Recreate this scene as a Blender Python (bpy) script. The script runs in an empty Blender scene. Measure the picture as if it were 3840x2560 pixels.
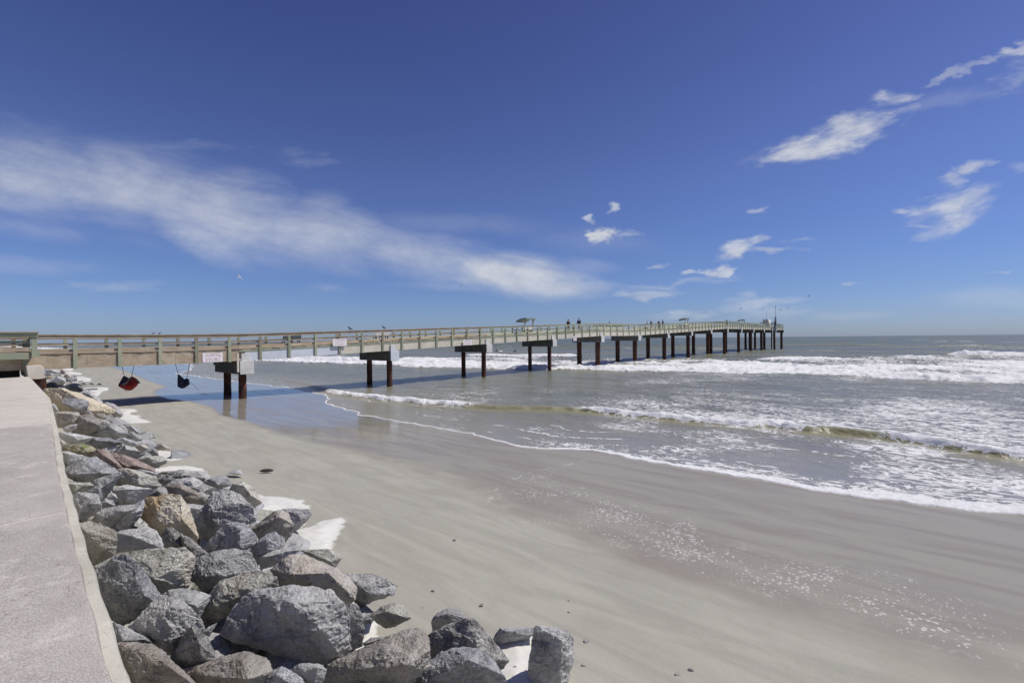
import bpy, bmesh, math, random
import numpy as np
from mathutils import Vector, Matrix
random.seed(7)
sc = bpy.context.scene
C = sc.collection
# ------------------------------------------------------------------ camera model
F = 1750.0; TH = math.atan(1517/1750); SN, CS = math.sin(TH), math.cos(TH)
HC = 4.16
CM = Matrix.Rotation(math.radians(90-0.262), 3, 'X') @ Matrix.Rotation(-0.0099, 3, 'Z')
cam = bpy.data.cameras.new('camera'); cam.lens = 36*F/3840; cam.sensor_width = 36
cam.clip_start = 0.05; cam.clip_end = 30000
co = bpy.data.objects.new('camera', cam); C.objects.link(co)
co.matrix_world = Matrix.Translation((0, 0, HC)) @ CM.to_4x4(); sc.camera = co
CMn = np.array(CM)

def ray(x, y):
    d = CMn @ np.array([(x-1920)/F, (1280-y)/F, -1.0]); return d/d[1]      # world direction with unit Y
def W(a, p, z=0.0): return (a*SN-p*CS, a*CS+p*SN, z)                        # pier frame -> world
def AP(X, Y): return X*SN+Y*CS, -X*CS+Y*SN
def a_of(x, p, y=1280):
    d = ray(x, y); t = d[0]/d[1]
    return p*(CS+t*SN)/(SN-t*CS)
def z_at(x, y, p):
    a = a_of(x, p, y); d = ray(x, y); Y = a*CS+p*SN
    return HC+d[2]*Y
# ------------------------------------------------------------------ numpy noise
def _h(ix, iy, iz, s):
    n = (ix*374761393+iy*668265263+iz*2147483647+s*1274126177) & 0xffffffff
    n = ((n ^ (n >> 13))*1274126177) & 0xffffffff
    n = (n ^ (n >> 16)) & 0xffff
    return n/65535.0
def vnoise(x, y, z, s=0):
    x = np.asarray(x, float); y = np.asarray(y, float); z = np.asarray(z, float)
    flat = z.ndim == 0
    def sp(t):
        i = np.floor(t).astype(np.int64); f = (t-i).astype(np.float32); return i, f*f*(3-2*f)
    ix, fx = sp(x); iy, fy = sp(y)
    if flat:
        s = s+int(float(z)*7.3); izs = [0]; fz = 0
    else:
        iz, fz = sp(z); izs = [0, 1]
    r = 0
    for dx in (0, 1):
        hx = (ix+dx)*374761393+s*1274126177
        for dy in (0, 1):
            hxy = hx+(iy+dy)*668265263; w = (fx if dx else 1-fx)*(fy if dy else 1-fy)
            for dz in izs:
                n = (hxy if flat else hxy+(iz+dz)*2147483647) & 0xffffffff
                n = ((n ^ (n >> 13))*1274126177) & 0xffffffff
                v = ((n ^ (n >> 16)) & 0xffff).astype(np.float32)*np.float32(1/65535)
                r = r+(w if flat else w*(fz if dz else 1-fz))*v
    return r
def fbm(x, y, z=0.0, o=4, s=0):
    r = 0; a = .5; t = 0
    for i in range(o):
        r = r+a*vnoise(x*2**i, y*2**i, np.asarray(z)*2**i, s+i*17); t += a; a *= .5
    return r/t
def sstep(e0, e1, x):
    t = np.clip((x-e0)/(e1-e0), 0, 1); return t*t*(3-2*t)
# ------------------------------------------------------------------ terrain
WALLP = np.array([-60, -5, 3, 5.3, 8.6, 13.3, 20.7, 34, 60, 120, 400.]); WALLA = np.array([.26, .31, .495, .60, .78, 1.1, 1.56, 1.87, 3.2, 6, 14.])
def wall_a(p): return np.interp(p, WALLP, WALLA)
def sand_h(a, p):
    a = np.asarray(a, float); p = np.asarray(p, float)
    base = (15-a)*.03
    base = np.where(a > 15, np.maximum((15-a)*.03, -6), base)
    w = a-wall_a(p)
    bed = 1.05-(w-.2)*.33
    k = .15
    h = np.maximum(k-np.abs(base-bed), 0)/k
    return np.maximum(base, bed)+h*h*k*.25
def rock_top(a, p):
    w = a-wall_a(p)
    return np.maximum(sand_h(a, p)+.02, 1.9-(w-.1)*.42)
def hit(x, y, fn, t0=1.2, t1=400.):
    d = ray(x, y); t = np.concatenate([np.linspace(t0, 20, 1500), np.linspace(20, t1, 3000)])
    X, Y, Z = d[0]*t, t, HC+d[2]*t
    a, p = AP(X, Y); ok = np.nonzero(Z <= fn(a, p))[0]
    i = ok[0] if len(ok) else len(t)-1
    return np.array([X[i], Y[i], Z[i]])
def ground_px(pts):
    r = []
    for x, y in pts:
        q = hit(x, y, sand_h); r.append(AP(q[0], q[1]))
    return r
TILE = {1: (200, 1440, 4.704), 2: (200, 1640, 3.92), 3: (600, 1700, 3.36), 4: (270, 1900, 3.36), 5: (350, 2180, 3.36), 6: (900, 2000, 2.8), 7: (1500, 2250, 3.36), 8: (140, 1360, 6.533)}
def tp(t, pts):
    ox, oy, s = TILE[t]; return [(ox+x/s, oy+y/s) for x, y in pts]
# ------------------------------------------------------------------ objects
def tag(o, label=None, cat=None, group=None, kind=None):
    if label: o['label'] = label
    if cat: o['category'] = cat
    if group: o['group'] = group
    if kind: o['kind'] = kind
    return o
ORG = {}
def empty(name, loc, label, cat, group=None):
    o = bpy.data.objects.new(name, None); o.empty_display_size = .3; C.objects.link(o); o.location = loc
    ORG[o.name] = Vector(loc); return tag(o, label, cat, group)
def link_mesh(name, V, Fc, mat, parent=None, origin=None, smooth=False, sharp=None):
    """V are world coordinates"""
    V = np.asarray(V, float)
    if parent is not None: org = ORG[parent.name]
    elif origin is not None: org = Vector(origin)
    else: org = Vector((float(V[:, 0].mean()), float(V[:, 1].mean()), float(V[:, 2].min())))
    me = bpy.data.meshes.new(name)
    V = V-np.array(org)
    if isinstance(Fc, np.ndarray):
        n, k = Fc.shape
        me.vertices.add(len(V)); me.vertices.foreach_set('co', V.astype(np.float32).ravel())
        me.loops.add(n*k); me.loops.foreach_set('vertex_index', Fc.astype(np.int32).ravel())
        me.polygons.add(n); me.polygons.foreach_set('loop_start', np.arange(0, n*k, k, dtype=np.int32))
        me.update(calc_edges=True)
    else:
        me.from_pydata([tuple(v) for v in V], [], Fc)
    if mat is not None:
        for m in (mat if isinstance(mat, (list, tuple)) else [mat]): me.materials.append(m)
    if smooth: me.polygons.foreach_set('use_smooth', [True]*len(me.polygons))
    if sharp is not None: me.set_sharp_from_angle(angle=math.radians(sharp))
    o = bpy.data.objects.new(name, me); C.objects.link(o)
    if parent is not None: o.parent = parent
    else: o.location = org
    ORG[o.name] = org
    return o
class MB:
    def __init__(s): s.V = []; s.F = []
    def add(s, V, Fc):
        b = len(s.V); s.V += [tuple(v) for v in V]; s.F += [tuple(b+i for i in f) for f in Fc]
    def hexa(s, c):   # 8 corners: bottom 4 ccw, top 4 ccw
        s.add(c, [(3, 2, 1, 0), (4, 5, 6, 7), (0, 1, 5, 4), (1, 2, 6, 5), (2, 3, 7, 6), (3, 0, 4, 7)])
    def pbox(s, a0, a1, p0, p1, b0, t0, b1=None, t1=None):
        """box in the pier frame; bottom/top heights at a0 and at a1"""
        if b1 is None: b1, t1 = b0, t0
        s.hexa([W(a0, p0, b0), W(a1, p0, b1), W(a1, p1, b1), W(a0, p1, b0), W(a0, p0, t0), W(a1, p0, t1), W(a1, p1, t1), W(a0, p1, t0)])
    def tube(s, pts, r, n=8, cap=True):
        pts = [Vector(q) for q in pts]; R = r if isinstance(r, (list, tuple)) else [r]*len(pts)
        rings = []
        for i, q in enumerate(pts):
            d = (pts[min(i+1, len(pts)-1)]-pts[max(i-1, 0)]).normalized()
            u = d.cross(Vector((0, 0, 1)));
            if u.length < 1e-3: u = Vector((1, 0, 0))
            u.normalize(); v = d.cross(u)
            rings.append([q+(u*math.cos(2*math.pi*k/n)+v*math.sin(2*math.pi*k/n))*R[i] for k in range(n)])
        V = [v for g in rings for v in g]; Fc = []
        for i in range(len(pts)-1):
            for k in range(n):
                k2 = (k+1) % n; Fc.append((i*n+k, (i+1)*n+k, (i+1)*n+k2, i*n+k2))
        if cap: Fc += [tuple(range(n)), tuple(range((len(pts)-1)*n, len(pts)*n))[::-1]]
        s.add(V, Fc)
    def build(s, name, mat, parent=None, origin=None, bevel=0, **k):
        o = link_mesh(name, s.V, s.F, mat, parent, origin, **k)
        if bevel:
            bm = bmesh.new(); bm.from_mesh(o.data)
            bmesh.ops.bevel(bm, geom=bm.edges[:], offset=bevel, segments=2, affect='EDGES', profile=.6)
            bm.to_mesh(o.data); bm.free()
        return o
# ------------------------------------------------------------------ materials
class NT:
    def __init__(s, name):
        s.m = bpy.data.materials.new(name); s.m.use_nodes = True; s.t = s.m.node_tree; s.t.nodes.clear()
        s.out = s.n('ShaderNodeOutputMaterial'); s.b = s.n('ShaderNodeBsdfPrincipled'); s.l(s.b.outputs[0], s.out.inputs[0])
    def n(s, ty, **kw):
        o = s.t.nodes.new(ty)
        for k, v in kw.items():
            if k in o.inputs.keys(): o.inputs[k].default_value = v
            else: setattr(o, k, v)
        return o
    def l(s, a, b): s.t.links.new(a, b); return a
    def sock(s, v, tgt):
        if hasattr(v, 'is_output') or isinstance(v, bpy.types.NodeSocket): s.t.links.new(v, tgt)
        else: tgt.default_value = v
    def coord(s, which='Object', scale=(1, 1, 1), rot=(0, 0, 0), geo=False):
        c = s.n('ShaderNodeNewGeometry').outputs['Position'] if geo else s.n('ShaderNodeTexCoord').outputs[which]
        mp = s.n('ShaderNodeMapping'); mp.inputs['Scale'].default_value = scale; mp.inputs['Rotation'].default_value = rot
        s.l(c, mp.inputs[0]); return mp.outputs[0]
    def noise(s, vec, scale, detail=4, rough=.55, dist=0.0, out=0):
        t = s.n('ShaderNodeTexNoise'); s.l(vec, t.inputs['Vector']); s.sock(scale, t.inputs['Scale'])
        t.inputs['Detail'].default_value = detail; t.inputs['Roughness'].default_value = rough; t.inputs['Distortion'].default_value = dist
        return t.outputs[out]
    def vor(s, vec, scale, feature='F1', out='Distance', rnd=1.0):
        t = s.n('ShaderNodeTexVoronoi'); t.feature = feature; s.l(vec, t.inputs['Vector']); s.sock(scale, t.inputs['Scale']); t.inputs['Randomness'].default_value = rnd
        return t.outputs[out]
    def ramp(s, fac, stops, interp='LINEAR'):
        r = s.n('ShaderNodeValToRGB'); r.color_ramp.interpolation = interp; s.l(fac, r.inputs[0]); cr = r.color_ramp
        while len(cr.elements) < len(stops): cr.elements.new(.5)
        for e, (p, c) in zip(cr.elements, stops):
            e.position = p; e.color = (*c, 1) if not isinstance(c, (int, float)) else (c, c, c, 1)
        return r.outputs[0]
    def mix(s, f, a, b, mode='MIX'):
        m = s.n('ShaderNodeMix'); m.data_type = 'RGBA'; m.blend_type = mode
        for v, i in ((f, 0), (a, 6), (b, 7)):
            if isinstance(v, tuple): v = (*v, 1) if len(v) == 3 else v
            s.sock(v, m.inputs[i])
        return m.outputs[2]
    def math(s, op, a, b=0.0, c=0.0, clamp=False):
        m = s.n('ShaderNodeMath'); m.operation = op; m.use_clamp = clamp
        s.sock(a, m.inputs[0]); s.sock(b, m.inputs[1]); s.sock(c, m.inputs[2]); return m.outputs[0]
    def mr(s, v, a, b, c=0.0, d=1.0, smooth=True):
        m = s.n('ShaderNodeMapRange'); m.interpolation_type = 'SMOOTHSTEP' if smooth else 'LINEAR'
        for x, i in ((v, 0), (a, 1), (b, 2), (c, 3), (d, 4)): s.sock(x, m.inputs[i])
        return m.outputs[0]
    def attr(s, name): 
        a = s.n('ShaderNodeAttribute'); a.attribute_name = name; return a.outputs['Fac']
    def bump(s, h, strength=.5, dist=.02, nrm=None):
        b = s.n('ShaderNodeBump'); s.sock(strength, b.inputs['Strength']); s.sock(dist, b.inputs['Distance']); s.l(h, b.inputs['Height'])
        if nrm is not None: s.l(nrm, b.inputs['Normal'])
        return b.outputs[0]
    def fin(s, col=None, rough=None, nrm=None, metal=None, spec=None):
        if col is not None: s.sock((*col, 1) if isinstance(col, tuple) and len(col) == 3 else col, s.b.inputs['Base Color'])
        if rough is not None: s.sock(rough, s.b.inputs['Roughness'])
        if nrm is not None: s.l(nrm, s.b.inputs['Normal'])
        if metal is not None: s.b.inputs['Metallic'].default_value = metal
        if spec is not None: s.sock(spec, s.b.inputs['Specular IOR Level'])
        return s.m
def plain(name, col, rough=.6, metal=0, var=.12):
    t = NT(name); v = t.coord(); n = t.noise(v, 9, 5)
    c = t.mix(t.mr(n, .3, .7), tuple(x*(1-var) for x in col), tuple(min(1, x*(1+var)) for x in col))
    return t.fin(c, rough, t.bump(t.noise(v, 40, 4), .2, .01), metal)
def rock_mat(name, dark, mid, light, vein=(.55, .53, .5), vs=.5, sc_=1.0, rust=0.0, moss=0.0, spk=.5, rustc=(.42, .25, .12)):
    t = NT(name); oi = t.n('ShaderNodeObjectInfo')
    off = t.n('ShaderNodeVectorMath', operation='SCALE'); off.inputs[0].default_value = (31, 17, 23); t.l(oi.outputs['Random'], off.inputs['Scale'])
    rt = t.n('ShaderNodeVectorMath', operation='ADD'); t.l(t.n('ShaderNodeTexCoord').outputs['Object'], rt.inputs[0]); t.l(off.outputs[0], rt.inputs[1]); v = rt.outputs[0]
    st = t.n('ShaderNodeMapping'); st.inputs['Scale'].default_value = (1, .35, .8); t.l(v, st.inputs[0])
    rr = t.n('ShaderNodeVectorMath', operation='SCALE'); rr.inputs[0].default_value = (3, 5, 2); t.l(oi.outputs['Random'], rr.inputs['Scale']); t.l(rr.outputs[0], st.inputs['Rotation'])
    sv = st.outputs[0]
    n1 = t.noise(sv, 3.2*sc_, 8, .62, .8); n2 = t.noise(v, 24*sc_, 6, .7, .3); n3 = t.noise(v, 95*sc_, 3, .7)
    f = t.math('MULTIPLY_ADD', n2, .45, t.math('MULTIPLY', n1, .62))
    c = t.ramp(f, [(.38, dark), (.50, mid), (.66, light)]); c = t.mix(t.math('MULTIPLY', t.mr(t.noise(v, 2.1*sc_, 5, .6, 1.0), .52, .60), .35), c, light)
    ve = t.noise(sv, 2.0*sc_, 9, .6, 1.6); vm = t.math('ABSOLUTE', t.math('SUBTRACT', ve, .5))
    vmask = t.math('MULTIPLY', t.mr(vm, .0, .03, 1, 0), t.mr(t.noise(v, 1.6, 2), .40, .56))
    c = t.mix(t.math('MULTIPLY', vmask, vs), c, vein)
    if rust:
        c = t.mix(t.math('MULTIPLY', t.mr(t.noise(sv, 2.3, 5, .6, .5), .5, .66), rust), c, rustc)
    if moss:
        c = t.mix(t.math('MULTIPLY', t.mr(t.noise(v, 7, 6, .7), .46, .56), moss), c, (.17, .2, .05))
    sp = t.math('MULTIPLY', t.mr(n3, .54, .72), spk); c = t.mix(sp, c, tuple(min(1, x*1.7+.1) for x in light))
    sd = t.math('MULTIPLY', t.mr(n3, .46, .3), spk); c = t.mix(sd, c, tuple(x*.5 for x in dark))
    hs = t.n('ShaderNodeHueSaturation'); t.l(c, hs.inputs['Color']); t.l(t.mr(oi.outputs['Random'], 0, 1, .8, 1.18, False), hs.inputs['Value'])
    crk = t.math('ABSOLUTE', t.math('SUBTRACT', t.noise(sv, 3.5*sc_, 8, .55, .7), .5))
    h = t.math('ADD', t.math('MULTIPLY', n1, .9), t.math('MULTIPLY', n2, .5)); h = t.math('MULTIPLY_ADD', t.mr(crk, 0, .03), .12, h)
    b1 = t.bump(h, .8, .08); b2 = t.bump(t.math('MULTIPLY_ADD', n3, .5, t.noise(v, 55, 4, .7)), .6, .014, b1)
    return t.fin(hs.outputs[0], .82, b2, spec=.25)
M = {}
M['g'] = rock_mat('grey_granite', (.15, .15, .153), (.37, .367, .36), (.62, .615, .59))
M['d'] = rock_mat('dark_blue_granite', (.10, .102, .112), (.265, .268, .28), (.52, .52, .52), spk=.6)
M['l'] = rock_mat('pale_grey_granite', (.20, .20, .20), (.41, .405, .395), (.62, .61, .59), vs=.8)
M['t'] = rock_mat('olive_grey_stone', (.16, .155, .13), (.36, .35, .305), (.55, .535, .47), rust=.15)
M['b'] = rock_mat('brown_grey_stone', (.14, .122, .105), (.335, .305, .27), (.51, .475, .42), rust=.2, rustc=(.40, .29, .2))
M['r'] = rock_mat('reddish_brown_stone', (.16, .115, .097), (.34, .265, .23), (.48, .405, .36), rust=.3, rustc=(.33, .2, .15))
M['o'] = rock_mat('yellow_ochre_stone', (.34, .30, .22), (.58, .50, .36), (.70, .65, .55), rust=.6, rustc=(.56, .38, .16), spk=.2, sc_=1.7)
M['k'] = rock_mat('black_white_gneiss', (0.052, 0.051, 0.053), (0.180, 0.175, 0.167), (0.541, 0.525, 0.489), spk=.7, sc_=1.5)
M['m'] = rock_mat('mossy_stone', (0.142, 0.131, 0.101), (0.309, 0.275, 0.203), (0.463, 0.413, 0.322), moss=.85)
M['c'] = rock_mat('cream_coquina', (0.464, 0.390, 0.277), (0.639, 0.560, 0.420), (0.742, 0.660, 0.516), vs=0, spk=.15, sc_=2.5)
M['p'] = rock_mat('lavender_stone', (0.206, 0.190, 0.191), (0.340, 0.325, 0.325), (0.412, 0.400, 0.392), vs=.1, spk=.1)
def wood(name, base, stain, green=0.0, gs=.05):
    t = NT(name); oi = t.n('ShaderNodeObjectInfo')
    v = t.coord(scale=(1, 1, 1), rot=(0, 0, -(math.pi/2-TH)))
    o = t.n('ShaderNodeVectorMath', operation='ADD'); t.l(v, o.inputs[0]); t.l(oi.outputs['Random'], o.inputs[1]); v = o.outputs[0]
    mp = t.n('ShaderNodeMapping'); mp.inputs['Scale'].default_value = (.55, 6, 9); t.l(v, mp.inputs[0]); g = mp.outputs[0]
    n1 = t.noise(g, 3.2, 8, .7, .6); n2 = t.noise(v, 1.3, 4, .6)
    c = t.ramp(n1, [(.3, tuple(x*.45 for x in base)), (.48, base), (.68, tuple(min(1, x*1.35) for x in base))])
    c = t.mix(t.mr(n2, .45, .62), c, stain) if green == 0 else t.mix(t.math('MULTIPLY', t.mr(n2, .42-gs, .58), green), c, t.mix(n1, tuple(x*.75 for x in stain), tuple(x*1.15 for x in stain)))
    hs = t.n('ShaderNodeHueSaturation'); t.l(c, hs.inputs['Color']); t.l(t.mr(oi.outputs['Random'], 0, 1, .82, 1.15, False), hs.inputs['Value'])
    return t.fin(hs.outputs[0], .85, t.bump(n1, .5, .02), spec=.2)
M['wood'] = wood('weathered_brown_timber', (.36, .29, .205), (.45, .38, .285))
M['woodv'] = wood('weathered_post_timber', (.27, .22, .16), (.26, .33, .22), .5)
M['woodg'] = wood('green_treated_timber', (.33, .32, .23), (.27, .325, .235), .7, .10)
M['woodp'] = wood('pale_grey_green_timber', (.36, .35, .25), (.42, .44, .32), .7)
M['woody'] = wood('new_yellow_timber', (.62, .55, .28), (.66, .60, .36))
def conc(name, a, b, stain=(.3, .25, .18), ss=.3, speck=0.0, geo=False):
    t = NT(name); v = t.coord(geo=geo); n = t.noise(v, 1.7, 6, .6); n2 = t.noise(v, 14, 5, .7); n3 = t.noise(v, 120, 2, .6)
    c = t.mix(t.mr(n, .35, .65), a, b); c = t.mix(t.math('MULTIPLY', t.mr(n2, .55, .72), ss), c, stain)
    sv = t.coord(scale=(3, 3, .35), geo=geo); c = t.mix(t.math('MULTIPLY', t.mr(t.noise(sv, 3, 5, .7), .55, .7), ss), c, stain)
    if geo:
        c = t.mix(t.math('MULTIPLY', t.mr(t.noise(v, .9, 6, .65, .8), .52, .64), .35), c, tuple(x*.72 for x in a)); c = t.mix(t.math('MULTIPLY', t.mr(t.noise(v, 2.6, 5, .7, .4), .56, .66), .5), c, (.60, .56, .49)); ck = t.math('ABSOLUTE', t.math('SUBTRACT', t.noise(v, .7, 6, .6, .8), .5)); c = t.mix(t.math('MULTIPLY', t.mr(ck, .0025, .0), .6), c, (.16, .14, .12))
    if speck:
        c = t.mix(t.math('MULTIPLY', t.mr(n3, .52, .66), speck), c, (.62, .59, .56)); c = t.mix(t.math('MULTIPLY', t.mr(n3, .48, .34), speck), c, (.2, .165, .15))
    return t.fin(c, .85, t.bump(t.math('ADD', n2, n3), .25, .01), spec=.2)
M['conc'] = conc('grey_concrete', (.50, .50, .48), (.60, .59, .565))
M['capshade'] = conc('shade_darkened_concrete', (.085, .087, .085), (.13, .13, .125), (.05, .05, .047), .5)  # darker concrete copy: shade painted into the cap sides and undersides
M['girder'] = conc('cream_concrete', (.50, .47, .38), (.58, .545, .45), (.36, .33, .26), .35)
M['girderg'] = conc('blue_grey_concrete', (.50, .54, .59), (.56, .585, .62), (.36, .37, .36), .2)
M['wall'] = conc('pinkish_aggregate_concrete', (.352, .322, .287), (.42, .387, .348), (.31, .27, .23), .25, .55, True)
M['wall2'] = conc('sandy_smooth_concrete', (.50, .46, .395), (.55, .505, .44), (.44, .39, .33), .3, .12, True)
M['ledge'] = conc('cream_ledge_concrete', (.46, .44, .375), (.54, .515, .445), (.34, .31, .25), .45, .2, True)
M['rustc'] = conc('rust_stained_concrete', (.55, .51, .42), (.62, .58, .5), (.42, .20, .07), 1.0)
def pile_m():
    t = NT('rusty_pile_steel'); v = t.coord(); n = t.noise(v, 2.5, 7, .65); n2 = t.noise(v, 22, 5, .7)
    c = t.ramp(n, [(.34, (.022, .016, .014)), (.54, (.07, .030, .02)), (.72, (.15, .062, .035))])
    c = t.mix(t.math('MULTIPLY', t.mr(n2, .55, .7), .35), c, (.30, .25, .19))
    return t.fin(c, .85, t.bump(n2, .6, .03), spec=.2)
M['pile'] = pile_m()
M['white'] = plain('white_paint', (.74, .73, .70), .5)
M['black'] = plain('black_metal', (.02, .02, .022), .5)
M['dark'] = plain('dark_plastic', (.04, .045, .05), .5)
M['red'] = plain('red_fabric', (.30, .022, .015), .8)
M['grey'] = plain('grey_fabric', (.10, .105, .11), .8)
M['navy'] = plain('navy_fabric', (.02, .022, .05), .85)
M['roofg'] = plain('green_metal_roof', (.20, .27, .235), .5)
M['letter'] = plain('red_brown_lettering', (.24, .05, .05), .6, 0, 0)
M['signw'] = plain('white_sign_board', (.82, .80, .80), .45, 0, .03)
M['steel'] = plain('grey_steel', (.38, .38, .39), .4, .3)
M['skin'] = plain('skin', (.42, .25, .17), .6)
M['hair'] = plain('dark_hair', (.04, .03, .025), .7)
M['hairw'] = plain('grey_hair', (.5, .48, .46), .7)
# ================================================================== SEAWALL
def strip(name, prof, pp, mat, parent):
    """sweep a profile [(offset from wall edge in a, z)] along p values"""
    V = []; n = len(prof)
    for p in pp:
        wa = float(wall_a(p))
        for j, (o, z) in enumerate(prof):
            w = .004*math.sin(p*7)+.006*(float(fbm(p*9, j*1.7, 0, 3, 5))-.5)
            V.append(W(wa+o+w, p, z))
    Fc = []
    for i in range(len(pp)-1):
        for j in range(n-1): Fc.append((i*n+j, i*n+j+1, (i+1)*n+j+1, (i+1)*n+j))
    Fc += [tuple(range(n))[::-1], tuple((len(pp)-1)*n+j for j in range(n))]
    return link_mesh(name, V, Fc, mat, parent, sharp=30)
wall = empty('seawall', W(.4, 0, 0), 'long low concrete seawall with flat cap slabs above the boulders', 'seawall')
segs = [(-30, -1.222, 'wall'), (-1.168, 6.173, 'wall'), (6.227, 13.275, 'wall'), (13.305, 20.595, 'wall2'), (20.625, 33.2, 'wall2')]
for p0, p1, m in segs:
    pp = np.linspace(p0, p1, 120)
    strip('cap_slab', [(-1.55, 2.2), (-1.55, 2.47), (-1.49, 2.53), (-.11, 2.55), (-.08, 2.535), (-.055, 2.43), (-.055, 2.2)], pp, M[m], wall)
for p0 in (-1.195, 6.2, 13.29, 20.61):
    strip('mortar_joint', [(-1.545, 2.2), (-1.545, 2.46), (-1.48, 2.524), (-.115, 2.544), (-.082, 2.53), (-.06, 2.43), (-.06, 2.2)], np.linspace(p0-.03, p0+.03, 3), M['wall2'], wall)
for p0, p1 in ((-30, 2.05), (2.4, 33.2)):
    strip('ledge', [(-.5, -.3), (-.30, 2.40), (-.053, 2.452), (0, 2.445), (.012, 2.42), (.03, -.3)], np.linspace(p0, p1, 300), M['ledge'], wall)
strip('mortar_patch', [(-.5, -.3), (-.30, 2.40), (-.053, 2.450), (0, 2.443), (.012, 2.418), (.03, -.3)], np.linspace(2.05, 2.4, 3), M['conc'], wall)
strip('ledge', [(-1.5, -.3), (-1.4, 1.9), (-.4, 1.95), (0, 1.85), (.03, -.3)], np.linspace(33.25, 400, 60), M['ledge'], wall)
pr = [(-60, 1.75), (-1.2, 1.7)]
V = []; 
for p in np.linspace(-30, 400, 80):
    wa = float(wall_a(p)); V += [W(wa-60, p, 1.9), W(wa-1.3, p, 1.8)]
tag(link_mesh('promenade_ground', V, [(2*i, 2*i+1, 2*i+3, 2*i+2) for i in range(79)], conc('sandy_promenade', (.45, .41, .34), (.52, .48, .4), geo=True)), kind='structure')

# ================================================================== PIER
TA = np.array([-20, 9, 12.45, 61.25, 73.45, 122.25, 190.]); TZ = np.array([4.64, 4.68, 4.74, 6.43, 6.47, 8.14, 8.34])
def T(a): return float(np.interp(a, TA, TZ))
def BA(n): return 12.45+12.2*(n-1)
NB = 15
pier = empty('fishing_pier', W(12.45, 37.7, 0), 'long timber railed fishing pier on rusty round piles running out to sea', 'pier')
AEND = BA(15)+.55
def head(a): return a > BA(13)+6.5
PF = lambda a: 34.95 if a > BA(13)+8 else 35.6      # front face of the skirt
PBk = 39.75
# bents
for n in range(1, NB+1):
    a = BA(n); G = T(a)-1.9; h = .92 if n < 6 else .84
    off = -.7 if n >= 14 else 0
    p0, p1 = 35.2+off, 40.35
    if n == 15: p1 = 44.6
    if n == 14: p1 = 44.6
    b = MB(); b.pbox(a-.45, a+.45, p0, p1, G-h, G-.004)
    if n == 1: b.pbox(a-.55, a-.46, p1-.9, p1, G-.4, G-.01)
    cap = b.build('pile_cap', [M['girderg'] if n == 2 else M['conc'], M['capshade']], pier, bevel=.02)
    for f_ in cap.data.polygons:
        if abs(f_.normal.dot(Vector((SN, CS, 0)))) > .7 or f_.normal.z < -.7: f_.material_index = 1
    ORG[cap.name] = ORG[pier.name]
    b = MB(); b.pbox(a-.26, a+.28, p0+.27, p0+.46, G-.01, G+.52); b.build('pedestal', M['conc'], cap, bevel=.015)
    piles = [36.1+off*1.1, 39.35]
    if n == 1: piles = [36.1, 39.1]
    if n == 15: piles = [35.35, 38.2, 40.7, 43.7]
    if n == 14: piles = [35.1, 38.0, 43.7]
    r = .25 if n < 5 else .37
    for q in piles:
        b = MB(); zt = G-h+.01; zs = np.linspace(-1.8, zt, 12)
        jit = random.Random(n*10+q)
        b.tube([W(a, q, z) for z in zs], [r*(1+.05*jit.uniform(-1, 1)) for z in zs], 20)
        b.build('pile', M['pile'], cap, smooth=True, sharp=50)
    if n == 1:
        b = MB(); b.pbox(a-.62, a-.5, p0+.02, p0+.12, G-.75, G+.55); b.build('rusted_strap', M['rustc'], cap)
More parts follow.
